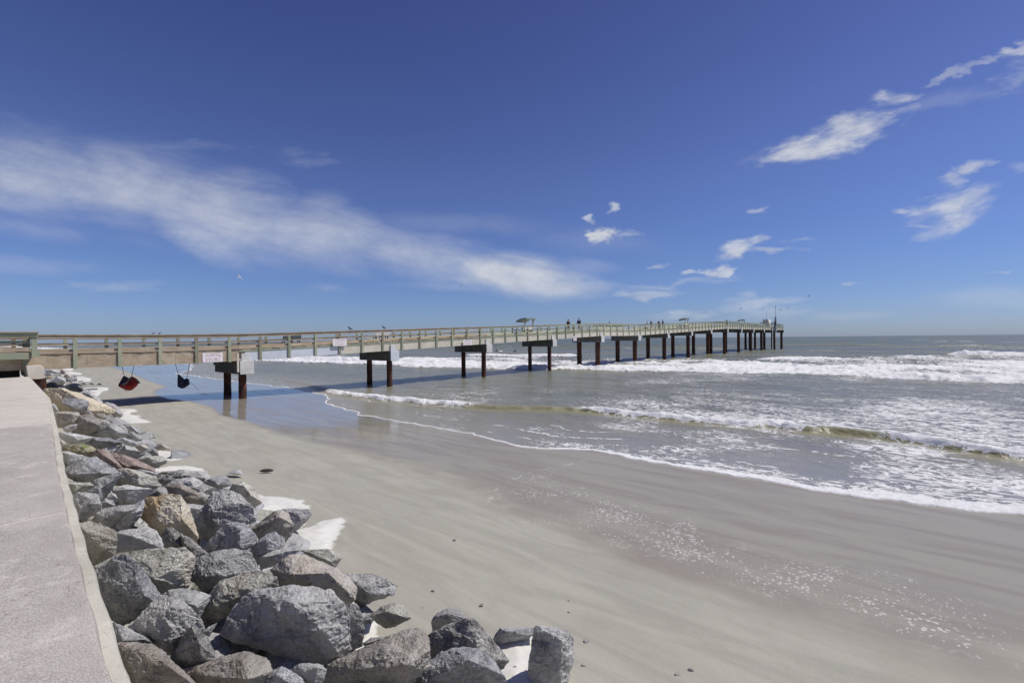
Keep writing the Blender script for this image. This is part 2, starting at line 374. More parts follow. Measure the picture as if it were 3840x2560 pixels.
# spans
def nodes(a0, a1):
    return [a0, a1]
spans = [(-.5, 12.05)]+[(BA(n), BA(n+1)) for n in range(1, NB)]
spans[1] = (12.05, BA(2))
spans[-1] = (BA(14), AEND)
def lin(b, a0, a1, p0, p1, zb, zt, step=None):
    b.pbox(a0, a1, p0, p1, T(a0)+zb, T(a0)+zt, T(a1)+zb, T(a1)+zt)
for i, (a0, a1) in enumerate(spans):
    g = .012
    pf = PF(a0+1)
    if i == 0:
        b = MB()
        for x0, x1 in ((a0, 4.2), (4.21, 8.4), (8.41, a1)): lin(b, x0, x1, 35.6, 35.75, -1.88, -1.10); lin(b, x0, x1, 39.4, 39.55, -1.88, -1.10)
        b.build('timber_beam', M['wood'], pier)
        b = MB()
        for q in (36.4, 37.4, 38.4): lin(b, a0, a1, q, q+.12, -1.6, -1.10)
        b.build('joist', M['wood'], pier)
    else:
        if i == 1:
            b = MB(); lin(b, a0+.4, 19.8, pf, pf+.3, -1.9, -1.27); b.build('girder', M['girderg'], pier)
            b = MB(); lin(b, 19.81, a1-.3, pf, pf+.3, -1.9, -1.27); lin(b, a0+.4, a1-.3, 39.35, 39.65, -1.9, -1.27); b.build('girder', M['girder'], pier)
        else:
            b = MB(); lin(b, a0-.29+g, a1-.3-g, pf, pf+.3, -1.9, -1.27); lin(b, a0-.29+g, a1-.3-g, 39.35, 39.65, -1.9, -1.27); b.build('girder', M['girder'], pier)
        b = MB(); lin(b, a0+g, a1-g, pf-.03, pf+.09, -1.262, -1.08); lin(b, a0+g, a1-g, 39.6, 39.7, -1.262, -1.08); b.build('stringer', M['woodg'], pier)
    # deck planks laid across with small gaps
    b = MB(); q = a0+.02
    pb = 44.7 if i >= 14 else 39.72
    rr = random.Random(i)
    while q < a1-.02:
        w = min(.28 if i < 3 else .9, a1-q); e = rr.uniform(-.02, .03)
        b.pbox(q, q+w-.012, pf-.06+e, pb, T(q)-1.075, T(q)-1.03, T(q+w)-1.075, T(q+w)-1.03); q += w
    b.build('deck', M['wood'] if i < 3 else M['woodp'], pier)
    for side, (pa, sg) in enumerate(((pf, 1), (pb, -1))):
        tm = M['wood'] if (i < 2 or (i == 2 and side == 0)) else M['woodp']
        b = MB(); n3 = 3; rr = random.Random(i*7+side)
        for k in range(n3):
            x0 = a0+(a1-a0)*k/n3+.006; x1 = a0+(a1-a0)*(k+1)/n3-.006
            e = rr.uniform(-.012, .012); e2 = rr.uniform(-.01, .01)
            c0, c1 = (pa-.16, pa+.10) if sg > 0 else (pa-.10, pa+.16)
            b.pbox(x0, x1, c0, c1, T(x0)-.045+e, T(x0)+e, T(x1)-.045+e2, T(x1)+e2)
            f0, f1 = (pa-.10, pa-.055) if sg > 0 else (pa+.055, pa+.10)
            b.pbox(x0, x1, f0, f1, T(x0)-.235+e, T(x0)-.049+e, T(x1)-.235+e2, T(x1)-.049+e2)
        b.build('top_rail', tm, pier)
        ym = M['woody'] if (side == 1 and 2 <= i <= 12) or (side == 0 and False) else tm
        c0, c1 = (pa+.06, pa+.10) if sg > 0 else (pa-.10, pa-.06)
        b = MB(); lin(b, a0+.01, a1-.01, c0, c1, -.62, -.50); b.build('middle_rail', ym if i != 4 else tm, pier)
        b = MB(); lin(b, a0+.01, a1-.01, c0, c1, -1.0, -.84); b.build('kick_rail', ym, pier)
# end rail of the pier head
b = MB(); b.pbox(AEND-.05, AEND, 34.95, 44.7, T(190)-.235, T(190)-.01); b.pbox(AEND-.05, AEND, 34.95, 44.7, T(190)-.62, T(190)-.5); b.pbox(AEND-.05, AEND, 34.95, 44.7, T(190)-1.25, T(190)-.84)
b.build('end_rail', M['woodp'], pier)
# posts
posts = []
sp0 = [3.71-1.94, 3.71, 5.65, 7.59, 9.53, 11.47]
pa = list(sp0)
for n in range(1, NB): pa += [BA(n)+1.017+2.033*k for k in range(6)]
pa += [AEND-.08]
for a in pa:
    posts.append((a, PF(a)-.052, 0))
    if a > 2: posts.append((a, (44.7 if a > BA(14) else 39.72)+.052, 1))
posts.sort(key=lambda q: math.hypot(*W(q[0], q[1])[:2]))
b = MB(); b.hexa([W(x, y, z) for z in (-1.93, -.24) for x, y in ((-.09, -.05), (.09, -.05), (.09, .05), (-.09, .05))])
proto = {}
for mk in ('woodg', 'woodv', 'woodp'):
    o = b.build('railing_post', M[mk], None, origin=(0, 0, 0), bevel=.008); proto[mk] = o.data; bpy.data.objects.remove(o)
rr = random.Random(3); rest = MB()
for i, (a, p, s) in enumerate(posts):
    mk = rr.choice(['woodg', 'woodv', 'woodg']) if a < 62 else rr.choice(['woodg', 'woodp'])
    if i < 100:
        o = bpy.data.objects.new('railing_post', proto[mk]); C.objects.link(o); o.parent = pier
        o.location = Vector(W(a, p, T(a)))-ORG[pier.name]
    else:
        rest.pbox(a-.09, a+.09, p-.05, p+.05, T(a)-1.93, T(a)-.24)
tag(rest.build('railing_post_row', M['woodg'], pier), kind='stuff')

# ------------------------------------------------------------------ boardwalk landing at the left edge
bw = empty('boardwalk', W(0, 36, 0), 'green timber boardwalk landing with railing, joining the pier at the far left', 'boardwalk')
ae = a_of(146, 34.7, 1300); zT = 4.80
b = MB(); b.pbox(ae-14, ae, 34.62, 34.9, zT-.05, zT); b.pbox(ae-.2, ae, 34.9, 35.35, zT-.05, zT)
b.build('cap_rail', M['wood'], bw)
b = MB(); b.pbox(ae-14, ae-.02, 34.72, 34.77, zT-.27, zT-.055); b.pbox(ae-.07, ae-.02, 34.78, 35.4, zT-.27, zT-.055); b.build('top_board', M['woodg'], bw)
b = MB(); b.pbox(ae-14, ae-.3, 34.93, 34.98, zT-.6, zT-.46); b.build('middle_rail', M['woodg'], bw)
b = MB(); b.pbox(ae-14, ae-.3, 34.85, 34.93, zT-1.02, zT-.80); b.build('kick_rail', M['wood'], bw)
b = MB(); b.pbox(ae-14, ae-.3, 34.88, 34.96, zT-1.42, zT-1.06); b.build('skirt_board', M['woodg'], bw)
b = MB(); b.pbox(ae-14, ae-.1, 34.97, 40.2, zT-1.12, zT-1.06); b.build('deck', M['wood'], bw)
b = MB(); b.pbox(ae-.27, ae-.05, 34.78, 34.98, zT-1.32, zT-.272); b.build('end_post', M['woodg'], bw, bevel=.01)
b = MB(); b.pbox(ae-.04, ae+.06, 34.95, 35.08, zT-1.3, zT-1.0); b.build('bracket_board', M['woodg'], bw, bevel=.01)
for aa, pp_ in ((ae-.36, 35.3), (ae-.36, 35.55), (ae-3.9, 34.86)):
    b = MB(); b.pbox(aa-.07, aa+.07, pp_-.05, pp_+.05, zT-1.3, zT-.272); b.build('rail_post', M['woodg'], bw, bevel=.01)
for aa in (ae-.7, ae-3.6, ae-6.5):
    b = MB(); b.pbox(aa-.09, aa+.09, 40.1, 40.24, zT-2, zT-.272); b.build('rail_post', M['woodv'], bw, bevel=.01)
b = MB(); b.pbox(ae-14, 2.1, 40.05, 40.1, zT-.27, zT-.03); b.pbox(ae-14, 2.1, 40.05, 40.1, zT-.6, zT-.47); b.build('back_rail', M['wood'], bw)
# abutment cap with rust stains and its pile
ab = empty('abutment_bent', W(ae-.2, 35, 0), 'chunky rust stained concrete cap on a dark pile under the boardwalk corner', 'pile cap')
b = MB(); z0, z1 = z_at(120, 1422, 34.6), z_at(120, 1371, 34.6)
x0, x1 = a_of(99, 34.6, 1400), a_of(166, 34.6, 1400)
c = .07
prof = [(x0+c, z0), (x1-c, z0), (x1, z0+.1), (x1, z1-.12), (x1-.1, z1), (x0, z1)]
V = [W(a, 34.6, z) for a, z in prof]+[W(a, 40.4, z) for a, z in prof]; n = len(prof)
b.add(V, [tuple(range(n)), tuple(range(n, 2*n))[::-1]]+[(i, i+n, (i+1) % n+n, (i+1) % n) for i in range(n)])
b.build('concrete_cap', M['rustc'], ab, bevel=.02)
b = MB(); b.pbox(x0+.2, x0+.75, 34.9, 35.4, -1, z0-.005); b.build('pile', M['pile'], ab, bevel=.03)
b = MB(); b.pbox(x0+.2, x0+.75, 39.3, 39.8, -1, z0-.005); b.build('pile', M['pile'], ab, bevel=.03)
for k, aa in enumerate((ae-2.2, ae-4.5, ae-6.5, ae-9)):
    ps = MB(); ps.pbox(aa-.15, aa+.15, 39.9, 40.2, 0, zT-1.13); ps.pbox(aa-.15, aa+.15, 36.9, 37.2, 0, zT-1.13); ps.build('support_post', M['woodv'], bw)
b = MB(); b.pbox(ae-14, ae-.5, 39.2, 39.35, 1, zT-1.13); b.build('underdeck_shade_panel', M['black'], bw)  # black panel added to paint the dark shade beneath the landing

# ------------------------------------------------------------------ signs
def text_mesh(s, size):
    cu = bpy.data.curves.new('t', 'FONT'); cu.body = s; cu.size = size; cu.align_x = 'CENTER'; cu.align_y = 'CENTER'; cu.extrude = .002; cu.resolution_u = 2
    o = bpy.data.objects.new('t', cu); C.objects.link(o); dg = bpy.context.evaluated_depsgraph_get()
    me = o.evaluated_get(dg).to_mesh(); V = [v.co.copy() for v in me.vertices]; Fc = [tuple(q.vertices) for q in me.polygons]
    o.to_mesh_clear(); bpy.data.objects.remove(o); return V, Fc
LINES = [('NO PEDESTRIANS', .31), ('WITHIN 20FT OF PIER', .12), ('FALLING OBJECTS', -.12), ('MAY BE HAZARDOUS', -.31)]
def sign(x0, x1, y0, y1, pf, label):
    a0, a1 = a_of(x0, pf, (y0+y1)/2), a_of(x1, pf, (y0+y1)/2); z1, z0 = z_at((x0+x1)/2, y0, pf), z_at((x0+x1)/2, y1, pf)
    w, h = a1-a0, z1-z0; ac, zc = (a0+a1)/2, (z0+z1)/2
    r = empty('warning_sign', W(ac, pf, zc), label, 'sign', 'warning signs on the pier')
    def rr(w, h, rad, pz, th, name, mat):
        pts = []
        for cx, cz, s in ((w/2-rad, h/2-rad, 0), (-w/2+rad, h/2-rad, 1), (-w/2+rad, -h/2+rad, 2), (w/2-rad, -h/2+rad, 3)):
            for k in range(5):
                t = math.pi/2*(s+k/4); pts.append((cx+rad*math.cos(t), cz+rad*math.sin(t)))
        n = len(pts); V = [W(ac+x, pz, zc+z) for x, z in pts]+[W(ac+x, pz+th, zc+z) for x, z in pts]
        return link_mesh(name, V, [tuple(range(n)), tuple(range(n, 2*n))[::-1]]+[(i, (i+1) % n, (i+1) % n+n, i+n) for i in range(n)], mat, r)
    rr(w, h, h*.09, pf, .012, 'board', M['signw'])
    rr(w*.965, h*.93, h*.07, pf-.002, .0015, 'border', M['letter'])
    rr(w*.945, h*.895, h*.06, pf-.004, .0015, 'face', M['signw'])
    V, Fc = [], []
    for s, f in LINES:
        v, fc = text_mesh(s, 1.0); xs = [q.x for q in v]; sx = (w*.84 if len(s) > 17 else w*.74)/(max(xs)-min(xs)); sz = h*.185
        bb = len(V); V += [W(ac+q.x*sx, pf-.007-q.z*.5, zc+f*h+q.y*sz) for q in v]; Fc += [tuple(bb+i for i in t) for t in fc]
    link_mesh('lettering', V, Fc, M['letter'], r)
sign(759, 836, 1322, 1357.5, 35.57, 'white warning sign on the brown timber beam beside the first piles')
sign(1248, 1300, 1270, 1297.5, 35.42, 'white warning sign fixed across a post between the first and second pile caps')
sign(1737, 1769, 1273, 1294, 35.42, 'white warning sign on the girder just left of the third pile cap')
sign(2150, 2162, 1261, 1278, 34.95, 'smallest and farthest white warning sign, over the fifth pile cap')

# ------------------------------------------------------------------ benches, shelters, people, birds
def bench(x, p, label, col='white', w=1.5, yr=0):
    a = a_of(x, p, 1262); z = T(a)-1.03
    r = empty('bench', W(a, p, z), label, 'bench', 'benches on the pier deck')
    for k in range(4):
        b = MB(); b.pbox(a-w/2, a+w/2, p-.03-.02*k, p+.0-.02*k, z+.52+.115*k, z+.62+.115*k); b.build('back_slat', M[col], r)
    for k in range(3):
        b = MB(); b.pbox(a-w/2, a+w/2, p+.06+.13*k, p+.17+.13*k, z+.43, z+.47); b.build('seat_slat', M[col], r)
    for s in (-.42, 0, .42):
        b = MB(); q = a+s*w
        b.pbox(q-.04, q+.04, p+.0, p+.06, z+.2, z+.6); b.pbox(q-.04, q+.04, p+.05, p+.45, z+.36, z+.425)
        b.tube([W(q, p+.03, z+.22), W(q, p-.08, z)], .03); b.tube([W(q, p+.4, z+.37), W(q, p+.48, z)], .03)
        b.build('leg', M['black'], r)
bench(1433, 37.0, 'white slatted bench on the deck above the second pile cap')
bench(1095, 39.0, 'dark bench seen between the rails left of the sign on a post', 'dark')
bench(2425, 37.5, 'white bench beside the group of four people', 'white')
def shelter(x, y, p, label, zt=1.98):
    a = a_of(x, p, y); z = T(a)-1.03
    r = empty('shade_shelter', W(a, p, z), label, 'shelter', 'bench shelters with curved roofs')
    def Q(da, dp, z_): return W(a+da, p-dp, z_)
    prof = []
    for k in range(9):
        t = k/8; prof.append((-1.0+1.75*t, zt-.36*(abs(1-t*1.3))**2.0 if t < .77 else zt-.03*(t-.77)))
    n = len(prof)
    V = [Q(s, q, z+h+dz) for s in (-1.0, 1.0) for dz in (0, -.17) for q, h in prof]
    Fc = []
    for k in range(n-1):
        Fc += [(k, k+1, 2*n+k+1, 2*n+k), (n+k, 3*n+k, 3*n+k+1, n+k+1), (k, n+k, n+k+1, k+1), (2*n+k, 2*n+k+1, 3*n+k+1, 3*n+k)]
    Fc += [(0, 2*n, 3*n, n), (n-1, 2*n-1, 4*n-1, 3*n-1)]
    link_mesh('roof', V, Fc, M['roofg'], r, smooth=True, sharp=40)
    for s in (-.8, .8):
        b = MB(); b.tube([Q(s, .30, z), Q(s, .36, z+1.1), Q(s, .42, z+1.5), Q(s, .5, z+zt-.16)], [.06, .06, .09, .15], 6); b.build('support_post', M['wood'], r)
    for k in range(3):
        b = MB(); b.hexa([Q(sx, q, z+h) for h in (.55+.17*k, .69+.17*k) for sx, q in ((-.8, .36), (.8, .36), (.8, .31), (-.8, .31))]); b.build('back_slat', M['white'], r)
    b = MB(); b.hexa([Q(sx, q, z+h) for h in (.42, .47) for sx, q in ((-.8, .30), (.8, .30), (.8, -.2), (-.8, -.2))]); b.build('seat', M['dark'], r)
    for s in (-.6, .6):
        b = MB(); b.tube([Q(s, -.15, z), Q(s, .25, z+.42)], .05); b.tube([Q(s, .25, z), Q(s, -.15, z+.42)], .05); b.build('seat_leg', M['black'], r)
shelter(1975, 1195, 38.6, 'nearest bench shelter with curved green roof, left of the two walkers')
shelter(2567, 1195, 38.8, 'bench shelter with curved roof, third pier shelter back from the white hut')
shelter(2782, 1195, 37.6, 'dark bench shelter just past the seated angler near the pier end')
shelter(2863, 1205, 39.5, 'small bench shelter partly hidden on the near side of the white hut')
shelter(2895, 1205, 38.5, 'small bench shelter between the white hut and the tall grey mast')
def skin_body(name, root, pts, edges, rad, mat, sub=1):
    me = bpy.data.meshes.new(name); me.from_pydata([tuple(Vector(q)-ORG[root.name]) for q in pts], edges, []); me.materials.append(mat)
    o = bpy.data.objects.new(name, me); C.objects.link(o); o.parent = root; ORG[o.name] = ORG[root.name]
    md = o.modifiers.new('skin', 'SKIN'); md.use_smooth_shade = True
    for i, v in enumerate(me.skin_vertices[0].data):
        v.radius = (rad[i], rad[i]) if not isinstance(rad[i], tuple) else rad[i]; v.use_root = (i == 0)
    sm = o.modifiers.new('sub', 'SUBSURF'); sm.levels = sub; sm.render_levels = sub
    return o
def person(x, p, label, top, legs, hair='hair', h=1.75, rz=0.0, lean=0, hat=None, group='people on the pier', sit=False, a=None, zf=None):
    a = a_of(x, p, 1262) if a is None else a; z = T(a)-1.03 if zf is None else zf
    r = empty('person', W(a, p, z), label, 'person', group)
    k = h/1.75; cr, sr = math.cos(rz), math.sin(rz)
    def L(sd, fw, up):  # side, forward, up in body frame (side along a)
        sd *= k; fw *= k; return W(a+sd*cr-fw*sr, p+sd*sr+fw*cr, z+up*k)
    hz = .95 if not sit else .5
    U = hz-.95
    if sit:
        lg = [L(-.1, .4, .48), L(-.1, .42, .08), L(.1, .4, .48), L(.1, .42, .08)]
    else:
        lg = [L(-.1, .03, .5), L(-.12, -.02, .07), L(.1, -.02, .5), L(.12, .05, .07)]
    P = [L(0, 0, hz), L(0, -.01, 1.18+U), L(0, lean, 1.4+U), L(0, lean, 1.52+U), L(0, lean+.01, 1.62+U), L(0, lean+.01, 1.72+U),
         L(-.19, lean, 1.42+U), L(-.24, .02, 1.15+U), L(-.2, .16, .98+U), L(.19, lean, 1.42+U), L(.24, .02, 1.15+U), L(.2, .16, .98+U)]+lg+[L(-.12, .12, .04), L(.12, .2, .04)]
    E_ = [(0, 1), (1, 2), (2, 3), (3, 4), (4, 5), (2, 6), (6, 7), (7, 8), (2, 9), (9, 10), (10, 11), (0, 12), (12, 13), (0, 14), (14, 15), (13, 16), (15, 17)]
    R = [.14, .13, .13, .05, .095, .07, .06, .045, .035, .06, .045, .035, .07, .045, .07, .045, .04, .04]
    R = [q*k for q in R]
    skin_body('body', r, P, E_, R, M['skin'])
    skin_body('jacket', r, [P[1], P[0], P[2], P[6], P[7], P[8], P[9], P[10], P[11]], [(0, 1), (0, 2), (2, 3), (3, 4), (4, 5), (2, 6), (6, 7), (7, 8)], [q*k for q in (.20, .19, .185, .11, .085, .07, .11, .085, .07)], top)
    skin_body('trousers', r, [P[0], P[12], P[13], P[14], P[15]], [(0, 1), (1, 2), (0, 3), (3, 4)], [q*k for q in (.16, .09, .07, .09, .07)], legs)
    hp = Vector(P[5]); hp2 = Vector(P[4])
    b = MB(); b.tube([hp2+Vector((0, 0, .02)), hp2+Vector((0, 0, .07)), hp+Vector((0, 0, .03)), hp+Vector((0, 0, .06))], [.09, .115, .1, .03], 10)
    b.build('hat' if hat else 'hair', M[hat or hair], r, smooth=True)
def cm(n, c): return plain(n, c, .85)
jk = {'b': cm('black_jacket', (.025, .022, .025)), 'n': cm('navy_jacket', (.035, .045, .085)), 'w': cm('pale_blue_jacket', (.42, .46, .55)), 'm': cm('maroon_jacket', (.07, .03, .045)), 'g': cm('grey_jacket', (.2, .2, .23)), 'r': cm('red_trousers', (.25, .1, .08)), 'k': cm('dark_trousers', (.03, .03, .04)), 's': cm('khaki_shorts', (.45, .36, .28))}
person(2132, 38.4, 'heavier of the two walkers, in a black jacket, looking out to sea', jk['b'], jk['r'], h=1.72, rz=-.4)
person(2172, 38.4, 'taller walker in a navy jacket right of the one in black', jk['n'], jk['s'], h=1.86, rz=-.6)
person(2428, 38.8, 'person in a pale blue top, leftmost of the four on the pier', jk['w'], jk['k'], hair='hairw', h=1.66, rz=.4)
person(2442, 38.6, 'person in a maroon jacket and pale cap beside the pale blue top', jk['m'], jk['k'], hat='white', h=1.74, rz=.2)
person(2471, 38.9, 'person in dark maroon with grey hair, third of the four', jk['m'], jk['k'], hair='hairw', h=1.68, rz=-.3)
person(2486, 38.9, 'person in a black jacket, rightmost of the four', jk['b'], jk['k'], h=1.76, rz=.5)
person(2725.5, 38.2, 'person in dark clothes and pale cap behind the rail, past the third shelter', jk['n'], jk['k'], hat='hairw', h=1.75, rz=1)
person(2923, 36.5, 'person in dark clothes near the corner of the pier end', jk['b'], jk['k'], hair='hairw', h=1.6, rz=2)
person(2914, 37, 'person leaning on the rail beside the grey mast', jk['b'], jk['k'], h=1.45, rz=1.3)
# white hut, masts and ladder at the pier head
a = a_of(2875, 40, 1210); z = T(a)-1.03
hut = empty('pier_hut', W(a, 40, z), 'small white boxy hut at the end of the pier', 'hut')
b = MB(); b.pbox(a-1.6, a+1.6, 39.3, 40.8, z+.01, z+2.75); b.build('wall_box', M['grey'] if False else plain('violet_grey_panel', (.38, .36, .42)), hut, bevel=.03)
b = MB(); b.pbox(a-1.8, a+1.8, 39.1, 41.0, z+2.751, z+3.05); b.build('roof', M['white'], hut, bevel=.04)
b = MB(); b.hexa([W(a-1.5, 38.2, z), W(a+1.5, 38.2, z), W(a+1.5, 39.29, z), W(a-1.5, 39.29, z), W(a-1.5, 39.1, z+2.7), W(a+1.5, 39.1, z+2.7), W(a+1.5, 39.29, z+2.7), W(a-1.5, 39.29, z+2.7)]); b.build('sloping_side', M['white'], hut)
an = MB(); an.tube([W(a-.1, 40, z+2.55), W(a-.1, 40, z+5.9)], .045, 6); an.build('antenna', M['steel'], hut)
a = a_of(2905.5, 34.8, 1210); z = T(a)
mast = empty('instrument_mast', W(a, 34.6, z-2.5), 'tall grey instrument mast rising beside the last pile caps', 'mast')
b = MB(); b.tube([W(a, 34.6, z-2.9), W(a, 34.6, z+.2), W(a, 34.6, z+2.3)], [.42, .36, .26], 10); b.build('pole', M['steel'], mast, smooth=True, sharp=50)
b = MB(); b.tube([W(a, 34.6, z+2.3), W(a+.3, 34.6, z+2.9), W(a+.3, 34.6, z+5.3)], [.1, .07, .06], 6); b.build('top_rod', M['steel'], mast)
b = MB(); b.tube([W(a+.3, 34.6, z+5.2), W(a-.1, 34.6, z+5.8)], .05, 6); b.tube([W(a+.3, 34.6, z+5.2), W(a+.55, 34.6, z+5.75)], .05, 6); b.pbox(a-.3, a+.1, 34.5, 34.7, z+5.78, z+5.95); b.build('wind_vane', M['steel'], mast)
b = MB(); b.tube([W(a-.6, 34.55, z-.4), W(a-.55, 34.55, z+.9), W(a+.5, 34.5, z+.4)], [.3, .2, .2], 8); b.build('equipment_box', M['dark'], mast)
a = a_of(2899, 34.4, 1250)
lad = empty('ladder', W(a, 34.5, 0), 'white ladder running down into the sea near the pier end', 'ladder')
for s in (-.22, .22):
    b = MB(); b.tube([W(a+s-.3, 34.5, T(a)-.3), W(a+s, 34.5, -.5)], .07, 6); b.build('stile', M['white'], lad)
b = MB()
for k in range(20): b.tube([W(a-.25-.3*k/20, 34.5, .2+k*.38), W(a+.25-.3*k/20, 34.5, .2+k*.38)], .03, 5)
b.build('rungs', M['white'], lad)

# ------------------------------------------------------------------ birds
def bird_sit(x, p, label, mat, flip=1, z=None, a=None, s=1.0):
    a = a_of(x, p, 1250) if a is None else a; z = T(a)+.0 if z is None else z
    r = empty('bird', W(a, p, z), label, 'bird', 'birds resting on the railing')
    f = flip*s
    b = MB(); b.tube([W(a-.26*f, p, z+.10*s), W(a-.12*f, p, z+.14*s), W(a, p, z+.18*s), W(a+.09*f, p, z+.24*s), W(a+.12*f, p, z+.31*s), W(a+.15*f, p, z+.33*s), W(a+.19*f, p, z+.325*s)], [.012*s, .04*s, .075*s, .055*s, .035*s, .038*s, .008*s], 10)
    b.build('body', mat, r, smooth=True)
    b = MB(); b.tube([W(a, p-.02, z+.14*s), W(a+.01*f, p-.02, z)], .008, 5); b.tube([W(a, p+.02, z+.14*s), W(a+.01*f, p+.02, z)], .008, 5); b.build('legs', M['black'], r)
bm_ = plain('dark_feathers', (.05, .05, .06), .7); bg_ = plain('pale_feathers', (.55, .54, .52), .7)
bird_sit(575, 35.55, 'left of two tiny birds on the brown rail above the hammocks', bm_, s=.42)
bird_sit(598, 35.55, 'right of two tiny birds on the brown rail above the hammocks', bm_, s=.42)
bird_sit(1313, 35.55, 'dark pigeon on the rail right of the sign on a post', bm_, -1)
bird_sit(1440, 35.55, 'dark pigeon on the rail above the white bench', bm_, -1)
bird_sit(2286, 35.55, 'dark bird on the level stretch of rail right of the two walkers', bm_, -1)
def bird_fly(x, y, D, span, roll, label, mat, tilt=.2, up=.25):
    d = Vector(ray(x, y)).normalized(); c = Vector((0, 0, HC))+d*D
    r = empty('flying_bird', c, label, 'bird', 'birds in flight')
    side = Vector((math.cos(roll), 0, math.sin(roll))); fw = Vector((-math.sin(roll)*.5, .8, math.cos(roll)*.5)).normalized(); nz = side.cross(fw)
    s = span/2
    b = MB(); b.tube([c-fw*.32*s, c-fw*.1*s, c+fw*.15*s, c+fw*.3*s, c+fw*.42*s], [.02*s, .1*s, .12*s, .07*s, .01*s], 8); b.build('body', mat, r, smooth=True)
    for sg in (-1, 1):
        V = []
        for t, ch, of in ((0, .2, .05), (.35, .2, .12), (.7, .14, .08), (1, .02, -.1)):
            q = c+side*sg*t*s+nz*(up*s*math.sin(t*2.2)); V += [q+fw*(of+ch/2)*s, q+fw*(of-ch/2)*s, q+fw*(of)*s+nz*.02*s]
        Fc = []
        for i in range(3): Fc += [(3*i, 3*i+3, 3*i+5, 3*i+2), (3*i+2, 3*i+5, 3*i+4, 3*i+1), (3*i, 3*i+1, 3*i+4, 3*i+3)]
        link_mesh('wing', V, Fc, mat, r, smooth=True)
    b = MB(); b.add([c-fw*.28*s, c-fw*.55*s-side*.12*s, c-fw*.58*s, c-fw*.55*s+side*.12*s, c-fw*.4*s+nz*.02*s], [(0, 1, 2, 3), (0, 1, 4), (1, 2, 4), (2, 3, 4), (3, 0, 4)]); b.build('tail', mat, r)
bird_fly(898, 1040, 55, .85, -.9, 'pale gull gliding alone in the left sky', bg_)
bird_fly(1731, 1070, 50, .55, 1.3, 'dark bird flying below the bright end of the long cloud', bm_)
for (x, y, rl, lb) in ((2778, 1157, .7, 'gull in flight, leftmost of those around the pier end'), (2860, 1160, -.5, 'gull in flight above the white hut'), (2926, 1163, .2, 'small bird in flight just right of the mast top'), (2954, 1156, -.1, 'gull in flight, rightmost beside the mast'), (3032, 1110, .4, 'lone dark bird high to the right of the pier end'), (2820, 965, .2, 'tiny bird in flight below the two cloud puffs above the pier end')):
    bird_fly(x, y, 160, 1.35 if x != 2820 else .8, rl, lb, bm_)

# ------------------------------------------------------------------ hammocks
def pouch(name, outline, ctr, p, th, mat, parent, pz=0.0):
    c = np.array(ctr, float); O = np.array(outline, float)
    m = []
    for i in range(len(O)):
        for t in np.linspace(0, 1, 5)[:-1]: m.append(O[i]*(1-t)+O[(i+1) % len(O)]*t)
    m = np.array(m)
    for _ in range(2): m = (np.roll(m, 1, 0)+m*2+np.roll(m, -1, 0))/4
    n = len(m); V = []; rs = [0.02, .3, .55, .75, .9, 1.0]
    def pt(q, dp): 
        a = a_of(q[0], p, q[1]); return np.array(W(a, p+dp, z_at(q[0], q[1], p)))
    for sgn in (-1, 1):
        for r in rs:
            for q in m:
                e = c+(q-c)*r; V.append(pt(e, pz+sgn*th*math.sqrt(max(0, 1-r*r))*(1+.12*math.sin(q[0]*.35)+.1*math.sin(q[1]*.3))))
    k = len(rs); Fc = []
    for s in range(2):
        for i in range(k-1):
            for j in range(n):
                j2 = (j+1) % n; f = (s*k*n+i*n+j, s*k*n+i*n+j2, s*k*n+(i+1)*n+j2, s*k*n+(i+1)*n+j); Fc.append(f if s else f[::-1])
    Fc += [tuple(range(n)), tuple(range(k*n, k*n+n))[::-1]]
    return link_mesh(name, V, Fc, mat, parent, smooth=True)
def T5(pts): return [(400+x/6.03, 1340+y/6.03) for x, y in pts]
def strap(pts, p, mat, parent, r=.015, name='strap'):
    b = MB(); b.tube([W(a_of(x, p, y), p, z_at(x, y, p)) for x, y in T5(pts)], r, 6); b.build(name, mat, parent)
hp = 37.2
h1 = empty('hammock', W(a_of(480, hp, 1430), hp, z_at(480, 1464, hp)), 'red and grey hammock hanging under the brown timber span', 'hammock', 'hammocks under the pier')
pouch('fabric', T5([(262, 655), (265, 600), (330, 500), (385, 400), (440, 440), (500, 470), (560, 425), (640, 450), (700, 520), (748, 570), (705, 600), (695, 635), (640, 680), (580, 735), (500, 750), (430, 735), (340, 690)]), T5([(500, 600)])[0], hp, .32, M['red'], h1)
pouch('grey_panel', T5([(330, 640), (300, 600), (400, 540), (500, 440), (560, 425), (480, 530), (400, 620)]), T5([(430, 540)])[0], hp, .06, M['grey'], h1, -.31)
pouch('grey_panel', T5([(590, 445), (660, 470), (748, 570), (710, 598), (650, 520)]), T5([(675, 525)])[0], hp, .06, M['grey'], h1, -.24)
pouch('dark_side', T5([(262, 655), (268, 590), (330, 500), (385, 400), (440, 440), (500, 470), (400, 540), (300, 610)]), T5([(350, 530)])[0], hp, .06, M['navy'], h1, -.22)
strap([(350, 150), (357, 215), (388, 390)], hp, M['black'], h1); strap([(622, 150), (612, 200), (568, 400)], hp, M['black'], h1)
strap([(568, 400), (575, 500), (572, 620)], hp-.36, M['black'], h1, .02, 'tie_cord'); strap([(390, 725), (430, 755), (470, 775)], hp, M['black'], h1, .01, 'tie_cord')
h2 = empty('hammock', W(a_of(688, hp, 1430), hp, z_at(688, 1457, hp)), 'dark navy hammock hanging left of the first pile cap', 'hammock', 'hammocks under the pier')
pouch('fabric', T5([(1598, 660), (1600, 500), (1608, 365), (1660, 400), (1765, 500), (1812, 458), (1850, 495), (1868, 540), (1888, 600), (1820, 650), (1760, 690), (1710, 706), (1660, 690)]), T5([(1740, 590)])[0], hp, .3, M['navy'], h2)
